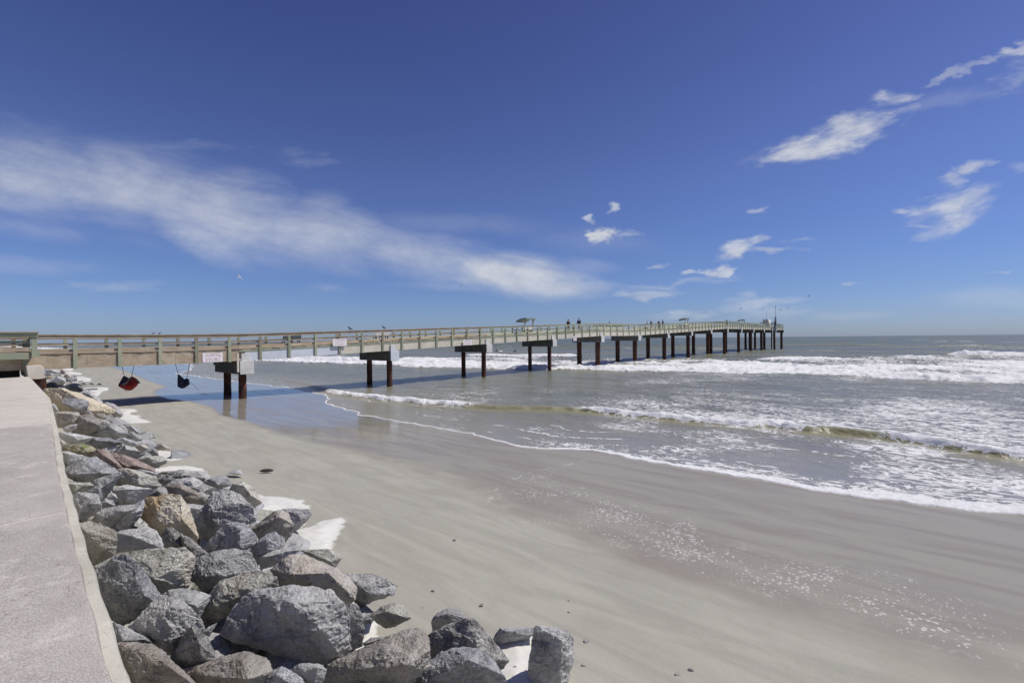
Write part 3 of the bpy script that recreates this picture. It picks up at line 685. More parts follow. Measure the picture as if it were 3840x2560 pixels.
strap([(1548, 120), (1558, 160), (1612, 360)], hp, M['black'], h2); strap([(1880, 120), (1872, 155), (1814, 460)], hp, M['black'], h2)
strap([(1880, 550), (2000, 655), (2085, 738)], hp, M['black'], h2, .01, 'tie_cord')
pouch('stuff_sack', T5([(1840, 490), (1872, 490), (1868, 520), (1840, 515)]), T5([(1855, 505)])[0], hp, .08, M['navy'], h2)
ROCKS = r'''
R = rock
R(8,'g',[(205,190),(330,160),(500,170),(560,230),(540,270),(400,265),(210,250)],'grey boulder farthest away, right of the rust stained concrete cap')
R(8,'r',[(550,225),(600,170),(660,190),(690,240),(640,300),(560,290)],'small pinkish boulder at the far end of the rock slope')
R(8,'g',[(200,260),(330,250),(450,280),(480,320),(330,350),(210,330)],'blue grey boulder just above the orange streaked flat stone')
R(8,'g',[(450,285),(560,270),(660,290),(640,345),(520,345)],'grey boulder left of the far brown boulder')
R(8,'b',[(640,300),(720,265),(800,280),(860,320),(850,380),(700,370),(630,340)],'brown boulder at far end beside the white sand')
R(8,'d',[(870,320),(920,310),(980,345),(900,352)],'tiny dark rock touching the far white sand')
R(8,'o',[(190,345),(250,345),(350,330),(430,350),(360,380),(250,400),(190,390)],'orange streaked flat stone at the far end')
R(8,'g',[(330,430),(480,330),(600,340),(690,400),(690,500),(600,540),(450,520)],'rounded pale grey boulder mid way up the far rock slope')
R(8,'g',[(50,430),(200,400),(330,450),(330,500),(180,530),(60,520)],'grey boulder right behind the abutment pile')
R(8,'d',[(690,380),(850,365),(960,380),(960,450),(800,480),(700,490)],'dark boulder between the rounded pale one and the far white sand')
R(8,'d',[(970,385),(1050,372),(1125,388),(1000,397)],'thin dark stone sliver in the far white sand')
R(8,'d',[(1000,450),(1110,430),(1130,455),(1020,467)],'stubby dark stone sliver, second on the far white sand')
R(8,'b',[(960,470),(1040,500),(1060,530),(1130,600),(1100,625),(1030,560)],'narrow brown boulder at the seaward edge of the far slope')
R(8,'g',[(640,570),(780,500),(880,455),(980,480),(1080,560),(1110,640),(1085,700),(940,730),(700,670),(640,640)],'big grey boulder facing the far white sand')
R(8,'l',[(210,630),(290,580),(480,540),(620,540),(650,600),(650,645),(400,645)],'pale boulder above the cream coquina slab')
R(8,'d',[(140,560),(300,480),(420,490),(480,520),(420,560),(220,620),(160,620)],'dark boulder left of the pale one above the coquina')
R(8,'b',[(50,580),(100,560),(140,620),(130,660),(60,660)],'small tan stone at the foot of the abutment pile')
R(8,'d',[(1080,500),(1170,470),(1230,505),(1200,540),(1100,535)],'leftmost of three low rocks in a row on far sand')
R(8,'g',[(1230,545),(1330,480),(1400,500),(1430,545),(1330,560)],'middle of three low rocks in a row on far sand')
R(8,'k',[(1430,555),(1520,490),(1590,530),(1620,565),(1530,575)],'speckled rock, rightmost of three in a row on far sand')
R(8,'d',[(1080,640),(1450,625),(1470,655),(1300,668),(1080,670)],'long thin flat stone half buried in far white sand')
R(8,'d',[(1085,790),(1140,735),(1230,725),(1330,770),(1490,850),(1590,950),(1570,1000),(1400,960),(1250,880),(1120,830)],'black boulder in the pier shadow beside the coquina')
R(8,'c',[(200,660),(600,640),(900,740),(1050,760),(1150,870),(1550,960),(1640,1050),(1860,1150),(1820,1220),(1600,1270),(1400,1290),(1180,1180),(870,1200),(540,1200),(290,1000),(230,800)],'big cream coquina slab with a grainy surface')
R(8,'p',[(1570,1000),(1690,975),(1880,1010),(2000,1100),(2080,1240),(2070,1307),(1880,1320),(1850,1130),(1640,1060)],'smooth lavender slab at the seaward end of the coquina')
R(8,'d',[(620,970),(690,880),(850,880),(1130,900),(1250,960),(1240,1040),(1180,1170),(1150,1200),(1020,1220),(850,1150),(740,1060)],'dark boulder lying on the cream coquina slab',dz=-.5)
R(8,'g',[(290,1020),(410,1000),(470,1060),(530,1190),(430,1240),(340,1220)],'grey boulder between wall ledge and coquina',dz=-.3)
R(1,'b',[(0,560),(10,510),(180,485),(430,500),(460,580),(420,700),(200,750),(0,760)],'layered tan boulder against the wall below the coquina')
R(1,'d',[(570,480),(640,465),(720,550),(700,575),(620,540)],'small dark boulder at the lower edge of the coquina')
R(1,'b',[(760,530),(900,525),(940,590),(910,620),(760,600)],'small brown boulder under the right end of the coquina')
R(1,'l',[(950,620),(1100,600),(1240,630),(1350,720),(1280,730),(1150,670),(1000,660)],'flat tan slab pointing at the forked white sand')
R(1,'l',[(1270,740),(1380,725),(1430,760),(1520,860),(1440,870),(1310,830)],'pale slab below the forked white sand')
R(1,'l',[(770,640),(900,625),(960,660),(900,730),(840,740)],'small pale boulder right of the big brown cubic one')
R(1,'g',[(980,690),(1040,655),(1180,670),(1270,760),(1310,830),(1200,830),(1130,790)],'light grey boulder above the craggy dark pyramid')
R(1,'g',[(1270,930),(1300,850),(1400,840),(1460,900),(1560,960),(1560,990),(1470,1010),(1350,980)],'grey boulder at the sand edge level with the tiny lone rock')
R(1,'l',[(160,770),(260,730),(420,700),(390,790),(260,850),(200,830)],'pale boulder under the layered tan one')
R(1,'b',[(320,860),(440,620),(480,560),(640,530),(720,580),(810,640),(830,740),(800,790),(560,900),(440,880)],'big brown cubic boulder in the upper slope')
R(1,'g',[(560,905),(700,830),(840,780),(900,740),(970,690),(1050,700),(1140,790),(1230,820),(1300,840),(1300,880),(1250,940),(1120,975),(900,930),(720,940)],'craggy dark grey pyramid boulder')
R(1,'b',[(60,960),(160,980),(260,1070),(150,1120),(70,1130)],'brown boulder at the wall above the mossy one')
R(1,'g',[(50,900),(90,840),(300,870),(560,900),(720,940),(560,1010),(540,1040),(260,1060),(160,980)],'long slab by the wall, upper of two end to end')
R(1,'d',[(1130,980),(1210,940),(1400,990),(1480,1040),(1500,1090),(1400,1095),(1260,1070)],'dark layered boulder right of the long pale topped slab')
R(1,'d',[(540,1030),(580,955),(700,940),(1000,950),(1220,1030),(1150,1070),(1000,1100),(780,1150),(640,1100)],'long pale topped slab with black underside')
R(1,'k',[(1720,957),(1780,925),(1850,950),(1780,962)],'tiny lone rock out on the open sand')
R(1,'b',[(1780,1125),(1850,1060),(1920,1045),(2000,1080),(2090,1150),(1850,1170)],'low brown peaked rock standing off on the sand')
R(1,'b',[(1440,1100),(1540,1050),(1640,1070),(1680,1130),(1590,1190),(1550,1210)],'speckled brown boulder left of the low peaked rock')
R(1,'g',[(1050,1210),(1120,1120),(1230,1050),(1270,1090),(1180,1180),(1120,1230)],'banded grey boulder leaning on the pale cream one')
R(1,'d',[(1600,1200),(1760,1120),(1790,1140),(1860,1250),(1740,1265),(1640,1240)],'dark triangular boulder with white scratches by white sand')
R(1,'m',[(80,1150),(180,1080),(350,1060),(520,1050),(650,1090),(770,1160),(700,1230),(640,1270),(460,1250),(300,1200)],'boulder covered in green moss near the wall')
R(1,'l',[(1130,1210),(1230,1100),(1270,1080),(1420,1110),(1520,1190),(1510,1230),(1470,1330),(1320,1290),(1200,1230)],'pale cream faceted boulder above the reddish ones')
R(1,'d',[(1490,1250),(1640,1190),(1740,1270),(1620,1330),(1480,1340)],'dark boulder between the pale cream one and white sand')
R(1,'t',[(1480,1340),(1620,1260),(1850,1310),(1950,1300),(1990,1340),(1980,1390),(1850,1450),(1700,1440)],'olive boulder with curled cream tip on the sand')
R(2,'g',[(70,210),(200,200),(420,260),(500,290),(420,340),(200,450),(100,380)],'flat grey boulder by the wall just below the mossy one')
R(2,'r',[(560,290),(640,180),(720,175),(820,220),(840,290),(1000,430),(990,460),(900,460),(760,380),(640,330)],'reddish boulder, left of the two reddish ones')
R(2,'r',[(820,240),(980,235),(1150,300),(1340,390),(1470,450),(1490,500),(1350,470),(1180,465),(1020,440),(900,350)],'long reddish brown boulder sloping down to the sand')
R(2,'b',[(1540,530),(1600,495),(1770,490),(1760,515),(1640,550)],'small flat stone on white sand above the black arched boulder')
R(2,'d',[(150,530),(200,450),(350,340),(430,310),(620,300),(760,370),(900,480),(940,520),(880,560),(640,640),(520,660),(400,660),(160,560)],'large dark boulder by the wall with a shadowed underside')
R(2,'d',[(1160,480),(1260,465),(1450,500),(1560,560),(1530,600),(1300,570)],'long dark boulder behind the ridged olive one')
R(2,'k',[(1530,590),(1640,550),(1780,500),(1880,480),(2080,500),(2200,600),(2200,650),(2000,580),(1800,650),(1640,720),(1560,660)],'black and white arched boulder beside curved white sand')
R(2,'t',[(880,560),(960,480),(1080,460),(1280,510),(1400,580),(1480,570),(1570,700),(1440,760),(1280,740),(1100,700),(900,690),(960,600)],'ridged olive grey boulder left of the black arched one')
R(2,'l',[(1640,720),(1780,620),(2050,580),(2200,650),(2170,790),(2060,760),(1900,690)],'pale flat topped boulder under the black arched one')
R(2,'t',[(190,670),(300,660),(520,665),(590,710),(480,810),(380,830),(230,840)],'boulder with yellow lichen beside the wall')
R(2,'g',[(590,640),(700,610),(900,580),(990,500),(1000,540),(780,770),(790,860),(700,960),(640,780)],'wedge shaped grey boulder with a blade like ridge')
R(2,'d',[(470,810),(600,730),(660,700),(700,740),(720,900),(680,950),(600,850)],'dark split wedge right of the lichened boulder')
R(2,'l',[(880,780),(960,720),(1080,695),(1280,740),(1440,760),(1480,800),(1300,920),(1180,980),(1000,1000),(960,900)],'blocky pale boulder with white veins mid slope')
R(2,'b',[(1640,720),(1740,680),(1860,680),(2080,780),(2290,910),(2210,1000),(1980,990),(1800,900),(1680,830)],'brown streaked boulder above right of the yellow one')
R(2,'d',[(780,890),(860,820),(910,830),(950,900),(900,960)],'small dark boulder left of the blocky pale one')
R(2,'g',[(690,960),(760,910),(870,920),(910,1000),(720,1060)],'rounded grey boulder left of the salt and pepper one')
R(2,'g',[(230,850),(360,820),(480,815),(640,840),(690,960),(700,1100),(560,1140),(360,1200),(320,1080)],'large square grey boulder against the wall')
R(2,'k',[(1270,930),(1400,840),(1560,715),(1640,740),(1690,860),(1420,880),(1300,1000)],'salt and pepper boulder behind the yellow one')
R(2,'l',[(1940,970),(2210,1005),(2150,1150),(2100,1230),(2020,1230)],'pale boulder wedged between the yellow one and the tall grey one')
R(2,'l',[(640,1110),(720,1060),(960,1000),(1170,990),(1180,1060),(940,1080),(860,1300),(760,1300),(690,1230)],'boulder with a long white top band')
R(2,'d',[(840,1310),(920,1100),(1180,1010),(1320,920),(1320,1040),(1290,1150),(1130,1340),(1000,1370)],'dark blue boulder left of the yellow one',th=1.2)
R(2,'o',[(1275,1130),(1320,960),(1400,890),(1700,855),(1860,865),(1960,1000),(2030,1200),(2100,1450),(2080,1530),(1960,1540),(1800,1470),(1560,1400),(1480,1300),(1350,1230)],'bright yellow ochre boulder, only one of its colour')
R(3,'g',[(840,250),(940,205),(1010,210),(1050,270),(940,255)],'half buried grey boulder left of the dark log')
R(3,'d',[(540,370),(620,320),(790,275),(850,300),(900,400),(740,435),(640,400)],'dark peaked boulder above the olive one on sand')
R(3,'t',[(880,470),(920,390),(1040,355),(1180,440),(1240,540),(1280,610),(1170,685),(1080,600),(960,500)],'olive boulder leaning on the tall grey one by white sand')
R(3,'g',[(620,540),(650,480),(720,475),(700,530),(640,560)],'small grey boulder peeking left of the tall grey one')
R(3,'g',[(445,860),(520,720),(660,560),(780,450),(850,455),(1000,530),(1130,650),(1190,780),(1180,840),(1060,870),(900,880),(700,1050),(560,1060),(460,1040),(440,960)],'tall veined grey boulder right of the yellow one')
R(3,'p',[(1540,710),(1720,695),(1880,710),(1905,780),(1820,860),(1740,950),(1690,960),(1660,850)],'low pinkish grey boulder behind the orange faced one')
R(3,'b',[(1140,970),(1300,830),(1450,730),(1530,720),(1600,750),(1680,900),(1660,980),(1560,1140),(1500,1050),(1380,990),(1240,1080)],'orange faced boulder standing between two white sand patches')
R(3,'d',[(570,1230),(600,1130),(720,1040),(820,890),(920,870),(1060,880),(1150,980),(1220,1080),(1180,1130),(1120,1280),(900,1260),(620,1260)],'dark blue grey boulder below the tall veined one')
R(3,'d',[(1130,1260),(1220,1120),(1340,1020),(1450,990),(1560,1080),(1555,1190),(1400,1220),(1260,1280),(1230,1400),(1150,1350)],'dark boulder in front of the orange faced one')
R(3,'t',[(1760,1215),(2120,1205),(2260,1270),(2290,1300),(2200,1430),(1900,1300)],'flat olive boulder under the large white sand patch')
R(3,'l',[(1255,1300),(1360,1240),(1560,1190),(1690,1170),(1760,1220),(1640,1290),(1450,1400),(1290,1450)],'light grainy boulder with an orange stained left end')
R(3,'k',[(260,1010),(400,1080),(600,1260),(480,1330),(330,1250),(290,1150)],'dark slope sided boulder behind the small black one')
R(4,'l',[(545,600),(560,330),(700,290),(880,270),(1030,290),(1110,400),(1130,530),(900,560),(700,640)],'white striped boulder below the dark blue one')
R(4,'t',[(80,240),(230,185),(370,230),(540,300),(560,400),(545,600),(410,650),(260,730),(200,620)],'olive grey boulder by the wall left of the striped one')
R(4,'k',[(1120,535),(1130,400),(1190,270),(1260,260),(1360,340),(1410,440),(1390,520),(1250,540)],'small black speckled boulder in front of the yellow one')
R(4,'t',[(540,610),(760,580),(1140,530),(1400,520),(1530,640),(1520,690),(1440,770),(1440,1000),(1300,1060),(1100,1130),(1000,1000),(850,720),(680,620)],'wide olive boulder with a dark undercut face')
R(4,'g',[(1460,780),(1540,660),(1750,580),(1900,550),(2200,560),(2300,700),(2350,830),(2150,890),(1900,900),(1830,980),(1740,1100),(1640,1030),(1580,900),(1450,860)],'cracked grey boulder right of the undercut olive one')
R(4,'d',[(270,880),(330,800),(560,640),(660,615),(800,700),(890,820),(950,950),(1100,1130),(1060,1200),(900,1330),(600,1500),(430,1300),(300,960)],'huge mottled boulder against the wall at lower left')
R(4,'g',[(1100,1130),(1230,1050),(1380,1030),(1560,1060),(1740,1115),(1640,1290),(1590,1400),(1450,1260),(1300,1140)],'flat topped boulder with a black front face mid lower slope')
R(4,'t',[(1590,1380),(1700,1170),(1830,980),(1920,910),(2180,880),(2350,820),(2450,830),(2560,900),(2560,1020),(2300,1050),(2000,1300),(1850,1420),(1700,1450)],'olive pointed boulder left of the brown ridged one')
R(6,'l',[(1130,430),(1390,420),(1520,470),(1650,550),(1600,640),(1380,700),(1260,750),(1190,680),(1200,560)],'boulder with white swirls reaching out onto the sand')
R(6,'b',[(340,380),(470,270),(560,230),(760,250),(1000,360),(1130,440),(1200,570),(1190,680),(1060,780),(990,660),(900,600),(600,570),(400,560)],'big brown grey ridged boulder above the giant one')
R(5,'d',[(240,600),(270,510),(420,600),(600,660),(740,760),(720,800),(330,790)],'low dark boulder by the wall between two large ones')
R(5,'l',[(410,610),(560,470),(700,330),(820,200),(960,155),(1050,210),(1210,350),(1330,460),(1370,600),(1200,640),(1130,730),(1060,830),(1010,910),(900,900),(720,740),(480,640)],'pale boulder laced with cream veins at lower left')
R(5,'l',[(1370,640),(1450,570),(1560,520),(1470,680),(1440,690)],'small pale chip wedged left of the giant boulder')
R(6,'t',[(1370,870),(1480,770),(1600,730),(1700,750),(1770,840),(1790,880),(1700,920),(1620,970),(1540,985),(1440,930)],'lone round boulder on sand right of the giant one')
R(6,'d',[(1280,900),(1330,870),(1390,890),(1380,940),(1300,960)],'small stone touching the lone round boulder')
R(6,'g',[(1060,790),(1160,730),(1240,770),(1280,880),(1300,1000),(1280,1170),(1110,1260),(1120,1080)],'upright narrow boulder pressed against the giant one')
R(6,'g',[(-170,1050),(0,760),(100,650),(200,610),(500,580),(780,580),(930,620),(1030,720),(1120,900),(1115,1100),(1110,1250),(1060,1330),(930,1380),(700,1300),(400,1240),(150,1180),(-60,1120)],'giant grey boulder, largest of all, with a white vein')
R(5,'k',[(970,980),(1080,820),(1150,660),(1230,580),(1300,600),(1420,700),(1480,820),(1580,990),(1400,1060),(1290,1070),(1100,1110)],'jagged black shard standing in front of the veined boulder')
R(6,'k',[(1290,1150),(1380,1090),(1560,1080),(1620,1110),(1480,1180),(1330,1190)],'flat stone dusted with white sand')
R(7,'p',[(405,280),(430,200),(480,160),(560,130),(620,95),(740,120),(830,240),(700,300),(430,400)],'lumpy purplish boulder behind the black topped one')
R(7,'k',[(330,470),(640,310),(830,250),(930,250),(1200,570),(1330,740),(1280,830),(1210,860),(1090,760),(560,720),(350,740)],'black topped boulder with a tan right side')
R(7,'d',[(1180,480),(1270,345),(1720,345),(1700,440),(1400,450),(1240,580)],'dark square block behind the white sand strip')
R(7,'g',[(1630,760),(1720,345),(1900,350),(2100,400),(2180,500),(2175,750),(2080,950),(2080,1150),(1740,1150),(1630,900)],'flat grey slab, rightmost boulder, dusted with sand')
R(6,'b',[(860,1568),(950,1370),(1060,1330),(1380,1180),(1560,1090),(1700,1040),(1850,1010),(1930,1060),(1955,1230),(1945,1400),(1760,1530),(1700,1660),(900,1660)],'large brown rimmed boulder at bottom centre')
R(6,'l',[(530,1440),(600,1380),(720,1360),(860,1380),(895,1430),(870,1530),(840,1640),(650,1640),(620,1500)],'light speckled boulder at the bottom under the giant one')
R(6,'d',[(180,1568),(340,1440),(430,1405),(520,1440),(640,1520),(700,1660),(150,1660)],'dark boulder with a cream stripe at the bottom edge')
R(5,'b',[(1100,1120),(1400,1060),(1560,1010),(1760,920),(1900,880),(2030,940),(2160,960),(2250,1110),(2200,1160),(2060,1320),(1300,1340)],'rust patched boulder at the bottom left of the striped one')
R(5,'b',[(310,790),(560,780),(740,800),(860,870),(960,970),(1080,1110),(1300,1320),(480,1340),(400,1100)],'smooth brownish boulder at the bottom beside the wall')
R(7,'d',[(60,1042),(250,900),(480,700),(660,620),(850,610),(1000,620),(1090,700),(1200,870),(1290,950),(1340,1140),(50,1160)],'blue grey pyramid boulder at the bottom edge')
'''
WHITE = [(3, [(1100, 690), (1250, 515), (1330, 540), (1540, 545), (1700, 580), (1800, 600), (1820, 650), (1895, 680), (1880, 700), (1540, 705), (1400, 760), (1150, 960), (1000, 880)]),
 (3, [(1540, 1170), (1660, 980), (1900, 930), (2100, 850), (2290, 810), (2320, 860), (2220, 1040), (2180, 1190), (2060, 1260), (1750, 1260), (1600, 1250)]),
 (3, [(1650, 960), (1760, 900), (1840, 885), (1740, 950)]),
 (3, [(350, 850), (450, 870), (460, 1050), (700, 1060), (640, 1130), (600, 1250), (480, 1200), (400, 1100)]), (3, [(530, 410), (600, 395), (680, 415), (720, 435), (560, 440)]), (3, [(520, 490), (640, 480), (740, 450), (700, 500), (640, 600)]),
 (2, [(1440, 130), (1520, 170), (1600, 195), (1780, 215), (1860, 260), (1890, 320), (1700, 350), (1600, 270), (1480, 250)]),
 (2, [(1400, 480), (1700, 425), (1990, 425), (2140, 450), (2250, 510), (2190, 550), (2230, 620), (2000, 600), (1500, 560)]),
 (1, [(1170, 440), (1420, 455), (1500, 490), (1350, 515), (1370, 550), (1550, 560), (1480, 600), (1720, 660), (1640, 680), (1350, 695), (1240, 660), (1060, 620), (1150, 560)]),
 (1, [(400, 150), (520, 80), (970, 75), (960, 130), (860, 140), (780, 220), (600, 180)]),
 (8, [(610, 150), (1000, 150), (900, 200), (830, 240), (650, 240)]), (8, [(640, 265), (850, 255), (1110, 290), (1050, 320), (870, 310), (700, 320)]), (8, [(860, 360), (1110, 355), (1340, 410), (1280, 440), (1340, 470), (1100, 490), (960, 470)]), (8, [(1040, 670), (1460, 615), (1730, 630), (1720, 700), (1600, 705), (1480, 830), (1060, 780)]),
 (6, [(1080, 780), (1150, 700), (1200, 690), (1190, 760)]), (6, [(1260, 850), (1370, 850), (1450, 940), (1420, 1000), (1460, 1030), (1440, 1090), (1290, 1180), (1110, 1320), (1040, 1350), (1110, 1230), (1230, 1110)]),
 (7, [(1200, 850), (1340, 760), (1240, 520), (1240, 430), (1700, 430), (1660, 700), (1660, 860), (1760, 1042), (1800, 1180), (1260, 1180)])]
WETB = [(-60, 1345), (200, 1360), (400, 1381), (475, 1398), (519, 1415), (549, 1431), (620, 1454), (579, 1466), (570, 1478), (576, 1488), (620, 1500), (700, 1510), (790, 1534), (808, 1558), (889, 1575), (957, 1596), (1036, 1626), (1120, 1645), (1240, 1675), (1342, 1695), (1410, 1718), (1495, 1740), (1580, 1765), (1700, 1795), (1773, 1856), (1832, 1904), (1933, 1957), (2112, 2003), (2322, 2144), (2618, 2218), (3061, 2373), (3431, 2492), (3580, 2560), (3760, 2640)]
DOTS = [(1832, 1860), (1870, 1820), (1960, 1775), (2120, 1740), (2150, 1790), (2240, 1850), (2420, 1880), (2618, 1944), (2840, 2048), (3098, 2100), (3357, 2137), (3579, 2218), (3900, 2330), (3900, 2560), (3579, 2465), (3357, 2383), (3135, 2310), (2840, 2235), (2581, 2151), (2285, 2050), (2100, 1991), (1933, 1957), (1840, 1900)]
PEB = [(1480, 2220), (1586, 2275), (1770, 2241), (1382, 2087), (1987, 2169), (2133, 2251), (1215, 1782), (1267, 1783), (1510, 1903), (1650, 1830), (1282, 1938), (2332, 2088), (3045, 2515), (2132, 2295), (932, 1661)]
CLOUDS = [(60, 650, 560, 198.4, -6, 0.62, 'A', 0.85, 1.3), (480, 700, 480, 185.1, -12, 0.62, 'A', 0.85, 1.2), (860, 800, 400, 171.9, -18, 0.62, 'A', 0.85, 1.1), (1200, 880, 420, 132.2, -12, 0.62, 'A', 0.85, 1.1), (1560, 960, 460, 105.8, -12, 0.55, 'A', 0.85, 1.1), (700, 860, 300, 79.3, -25, 0.56, 'A', 0.85, 1.0), (1180, 765, 150, 60, 8, 0.28, 'A', 1.1, 1.1), (1930, 1030, 330, 87.3, -8, 0.9, 'A', 0.85, 0.9), (2080, 1075, 240, 52.9, -4, 0.75, 'A', 0.85, 0.9), (1150, 600, 165.0, 33.8, -8, 0.12, 'B', 1.2, 1.05), (500, 540, 660.0, 28.6, -6, 0.14, 'B', 1.2, 1.15), (100, 850, 240, 50, -12, 0.22, 'A', 1.1, 1.0), (420, 1072, 220.0, 33.8, 0, 0.24, 'B', 1.2, 1.15), (1230, 1090, 99.0, 26.0, 0, 0.16, 'B', 1.2, 1.15), (100, 990, 300, 40, -5, 0.16, 'A', 1.1, 1.0), (3040, 550, 209.0, 57.2, 9, 0.92, 'B', 1.2, 0.9), (3240, 480, 264.0, 65.0, 14, 0.88, 'B', 1.2, 0.9), (3100, 525, 341.0, 52.0, 14, 0.45, 'B', 1.2, 0.95), (3340, 374, 121.0, 28.6, 3, 0.8, 'B', 1.2, 0.95), (3420, 372, 66.0, 18.2, 6, 0.5, 'B', 1.2, 1.05), (3660, 252, 253.0, 16, 20, 0.4, 'C', 1.2, 0.6), (3830, 185, 99.0, 33.8, 20, 0.65, 'C', 1.2, 0.6), (3820, 280, 121.0, 78.0, 30, 0.55, 'B', 1.2, 1.05), (3570, 375, 330.0, 44.2, 12, 0.13, 'B', 1.2, 1.15), (3560, 790, 187.0, 97.5, 12, 0.85, 'B', 1.2, 0.95), (3560, 690, 88.0, 36.4, 18, 0.7, 'B', 1.2, 0.95), (3660, 628, 88.0, 28.6, 16, 0.65, 'B', 1.2, 0.95), (3640, 720, 132.0, 39.0, 14, 0.6, 'B', 1.2, 0.95), (3380, 797, 66.0, 15.6, 0, 0.6, 'B', 1.2, 0.95), (3820, 630, 55.0, 32.5, 10, 0.25, 'B', 1.2, 1.05), (3450, 853, 55.0, 10.4, 6, 0.4, 'B', 1.2, 1.05), (2262, 878, 77.0, 44.2, -4, 1.0, 'C', 1.2, 0.6), (2345, 872, 66.0, 18.2, -6, 0.6, 'B', 1.2, 0.9), (2210, 818, 39.6, 15.6, 0, 0.7, 'C', 1.2, 0.6), (2330, 768, 33.0, 24.7, -15, 0.75, 'C', 1.2, 0.6), (2836, 785, 61.6, 14.3, 0, 0.6, 'B', 1.2, 0.95), (2770, 945, 104.5, 39.0, 12, 0.95, 'B', 1.2, 0.9), (2840, 910, 66.0, 28.6, 15, 0.8, 'B', 1.2, 0.9), (2900, 942, 99.0, 13.0, 0, 0.6, 'B', 1.2, 0.95), (2980, 905, 66.0, 11.7, 10, 0.35, 'B', 1.2, 1.05), (2685, 1018, 55.0, 22.1, 12, 0.75, 'C', 1.2, 0.6), (2620, 1024, 44.0, 11.7, 0, 0.6, 'C', 1.2, 0.6), (2460, 992, 48.4, 9.1, 8, 0.5, 'B', 1.2, 1.05), (2480, 1075, 209.0, 20.8, 2, 0.6, 'B', 1.2, 0.95), (2600, 1062, 165.0, 20.8, 6, 0.5, 'B', 1.2, 0.95), (2440, 1100, 176.0, 26.0, 2, 0.55, 'B', 1.2, 0.95), (2400, 1120, 66.0, 15.6, 0, 0.5, 'B', 1.2, 0.95), (2850, 1140, 209.0, 31.2, 3, 0.55, 'B', 1.2, 1.05), (2560, 1176, 187.0, 23.4, 5, 0.42, 'B', 1.2, 1.05), (2900, 1165, 176.0, 28.6, 0, 0.35, 'B', 1.2, 1.05), (2815, 1105, 44.0, 18.2, 0, 0.3, 'B', 1.2, 1.05), (3180, 1064, 48.4, 11.7, 4, 0.4, 'B', 1.2, 1.05), (3740, 1016, 66.0, 9.1, 2, 0.35, 'B', 1.2, 1.05), (3700, 1120, 260, 50, 0, 0.2, 'A', 1.1, 1.0), (3200, 1180, 200, 20, 0, 0.14, 'A', 1.1, 1.0), (1750, 1080, 300, 24, -4, 0.2, 'A', 1.1, 1.0), (1960, 1100, 132.0, 10.4, 2, 0.35, 'B', 1.2, 1.05), (2150, 1000, 160, 40, -6, 0.2, 'A', 1.1, 1.0), (1700, 840, 400, 50, -3, 0.12, 'A', 1.1, 1.0), (2250, 900, 300, 60, -3, 0.1, 'A', 1.1, 1.0)]
SKYS = .10; SKYH = .5; SKYT = [(0, (.44, .57, .99)), (.14, (.45, .55, .90)), (.45, (.53, .56, .88)), (.95, (.44, .41, .73))]; EXPO = 0.0
CLC1 = (5.4, 5.7, 6.4); CLC2 = (6.8, 7.0, 7.4)

FILM = [(1832, 1904), (1838, 1870), (1870, 1825), (1960, 1778), (2060, 1755), (2140, 1738), (2200, 1722)]
# ================================================================== ROCKS
def subdiv(V, Fc):
    E = np.sort(np.concatenate([Fc[:, [0, 1]], Fc[:, [1, 2]], Fc[:, [2, 0]]]), axis=1)
    u, inv = np.unique(E, axis=0, return_inverse=True); inv = inv.ravel(); n = len(Fc); nv = len(V)
    mid = (V[u[:, 0]]+V[u[:, 1]])/2; m = inv+nv; ab, bc, ca = m[:n], m[n:2*n], m[2*n:]
    a, b, c = Fc.T
    return np.vstack([V, mid]), np.concatenate([np.stack(t, 1) for t in ((a, ab, ca), (ab, b, bc), (ca, bc, c), (ab, bc, ca))])
def normals(V, Fc):
    n = np.cross(V[Fc[:, 1]]-V[Fc[:, 0]], V[Fc[:, 2]]-V[Fc[:, 0]]); N = np.zeros_like(V)
    for i in range(3): np.add.at(N, Fc[:, i], n)
    return N/np.maximum(np.linalg.norm(N, axis=1, keepdims=True), 1e-12)
def smooth(V, Fc, it, lam):
    E = np.unique(np.sort(np.concatenate([Fc[:, [0, 1]], Fc[:, [1, 2]], Fc[:, [2, 0]]]), axis=1), axis=0)
    cnt = np.bincount(E.ravel(), minlength=len(V))[:, None]
    for _ in range(it):
        S = np.zeros_like(V); np.add.at(S, E[:, 0], V[E[:, 1]]); np.add.at(S, E[:, 1], V[E[:, 0]])
        V = V*(1-lam)+lam*S/cnt
    return V
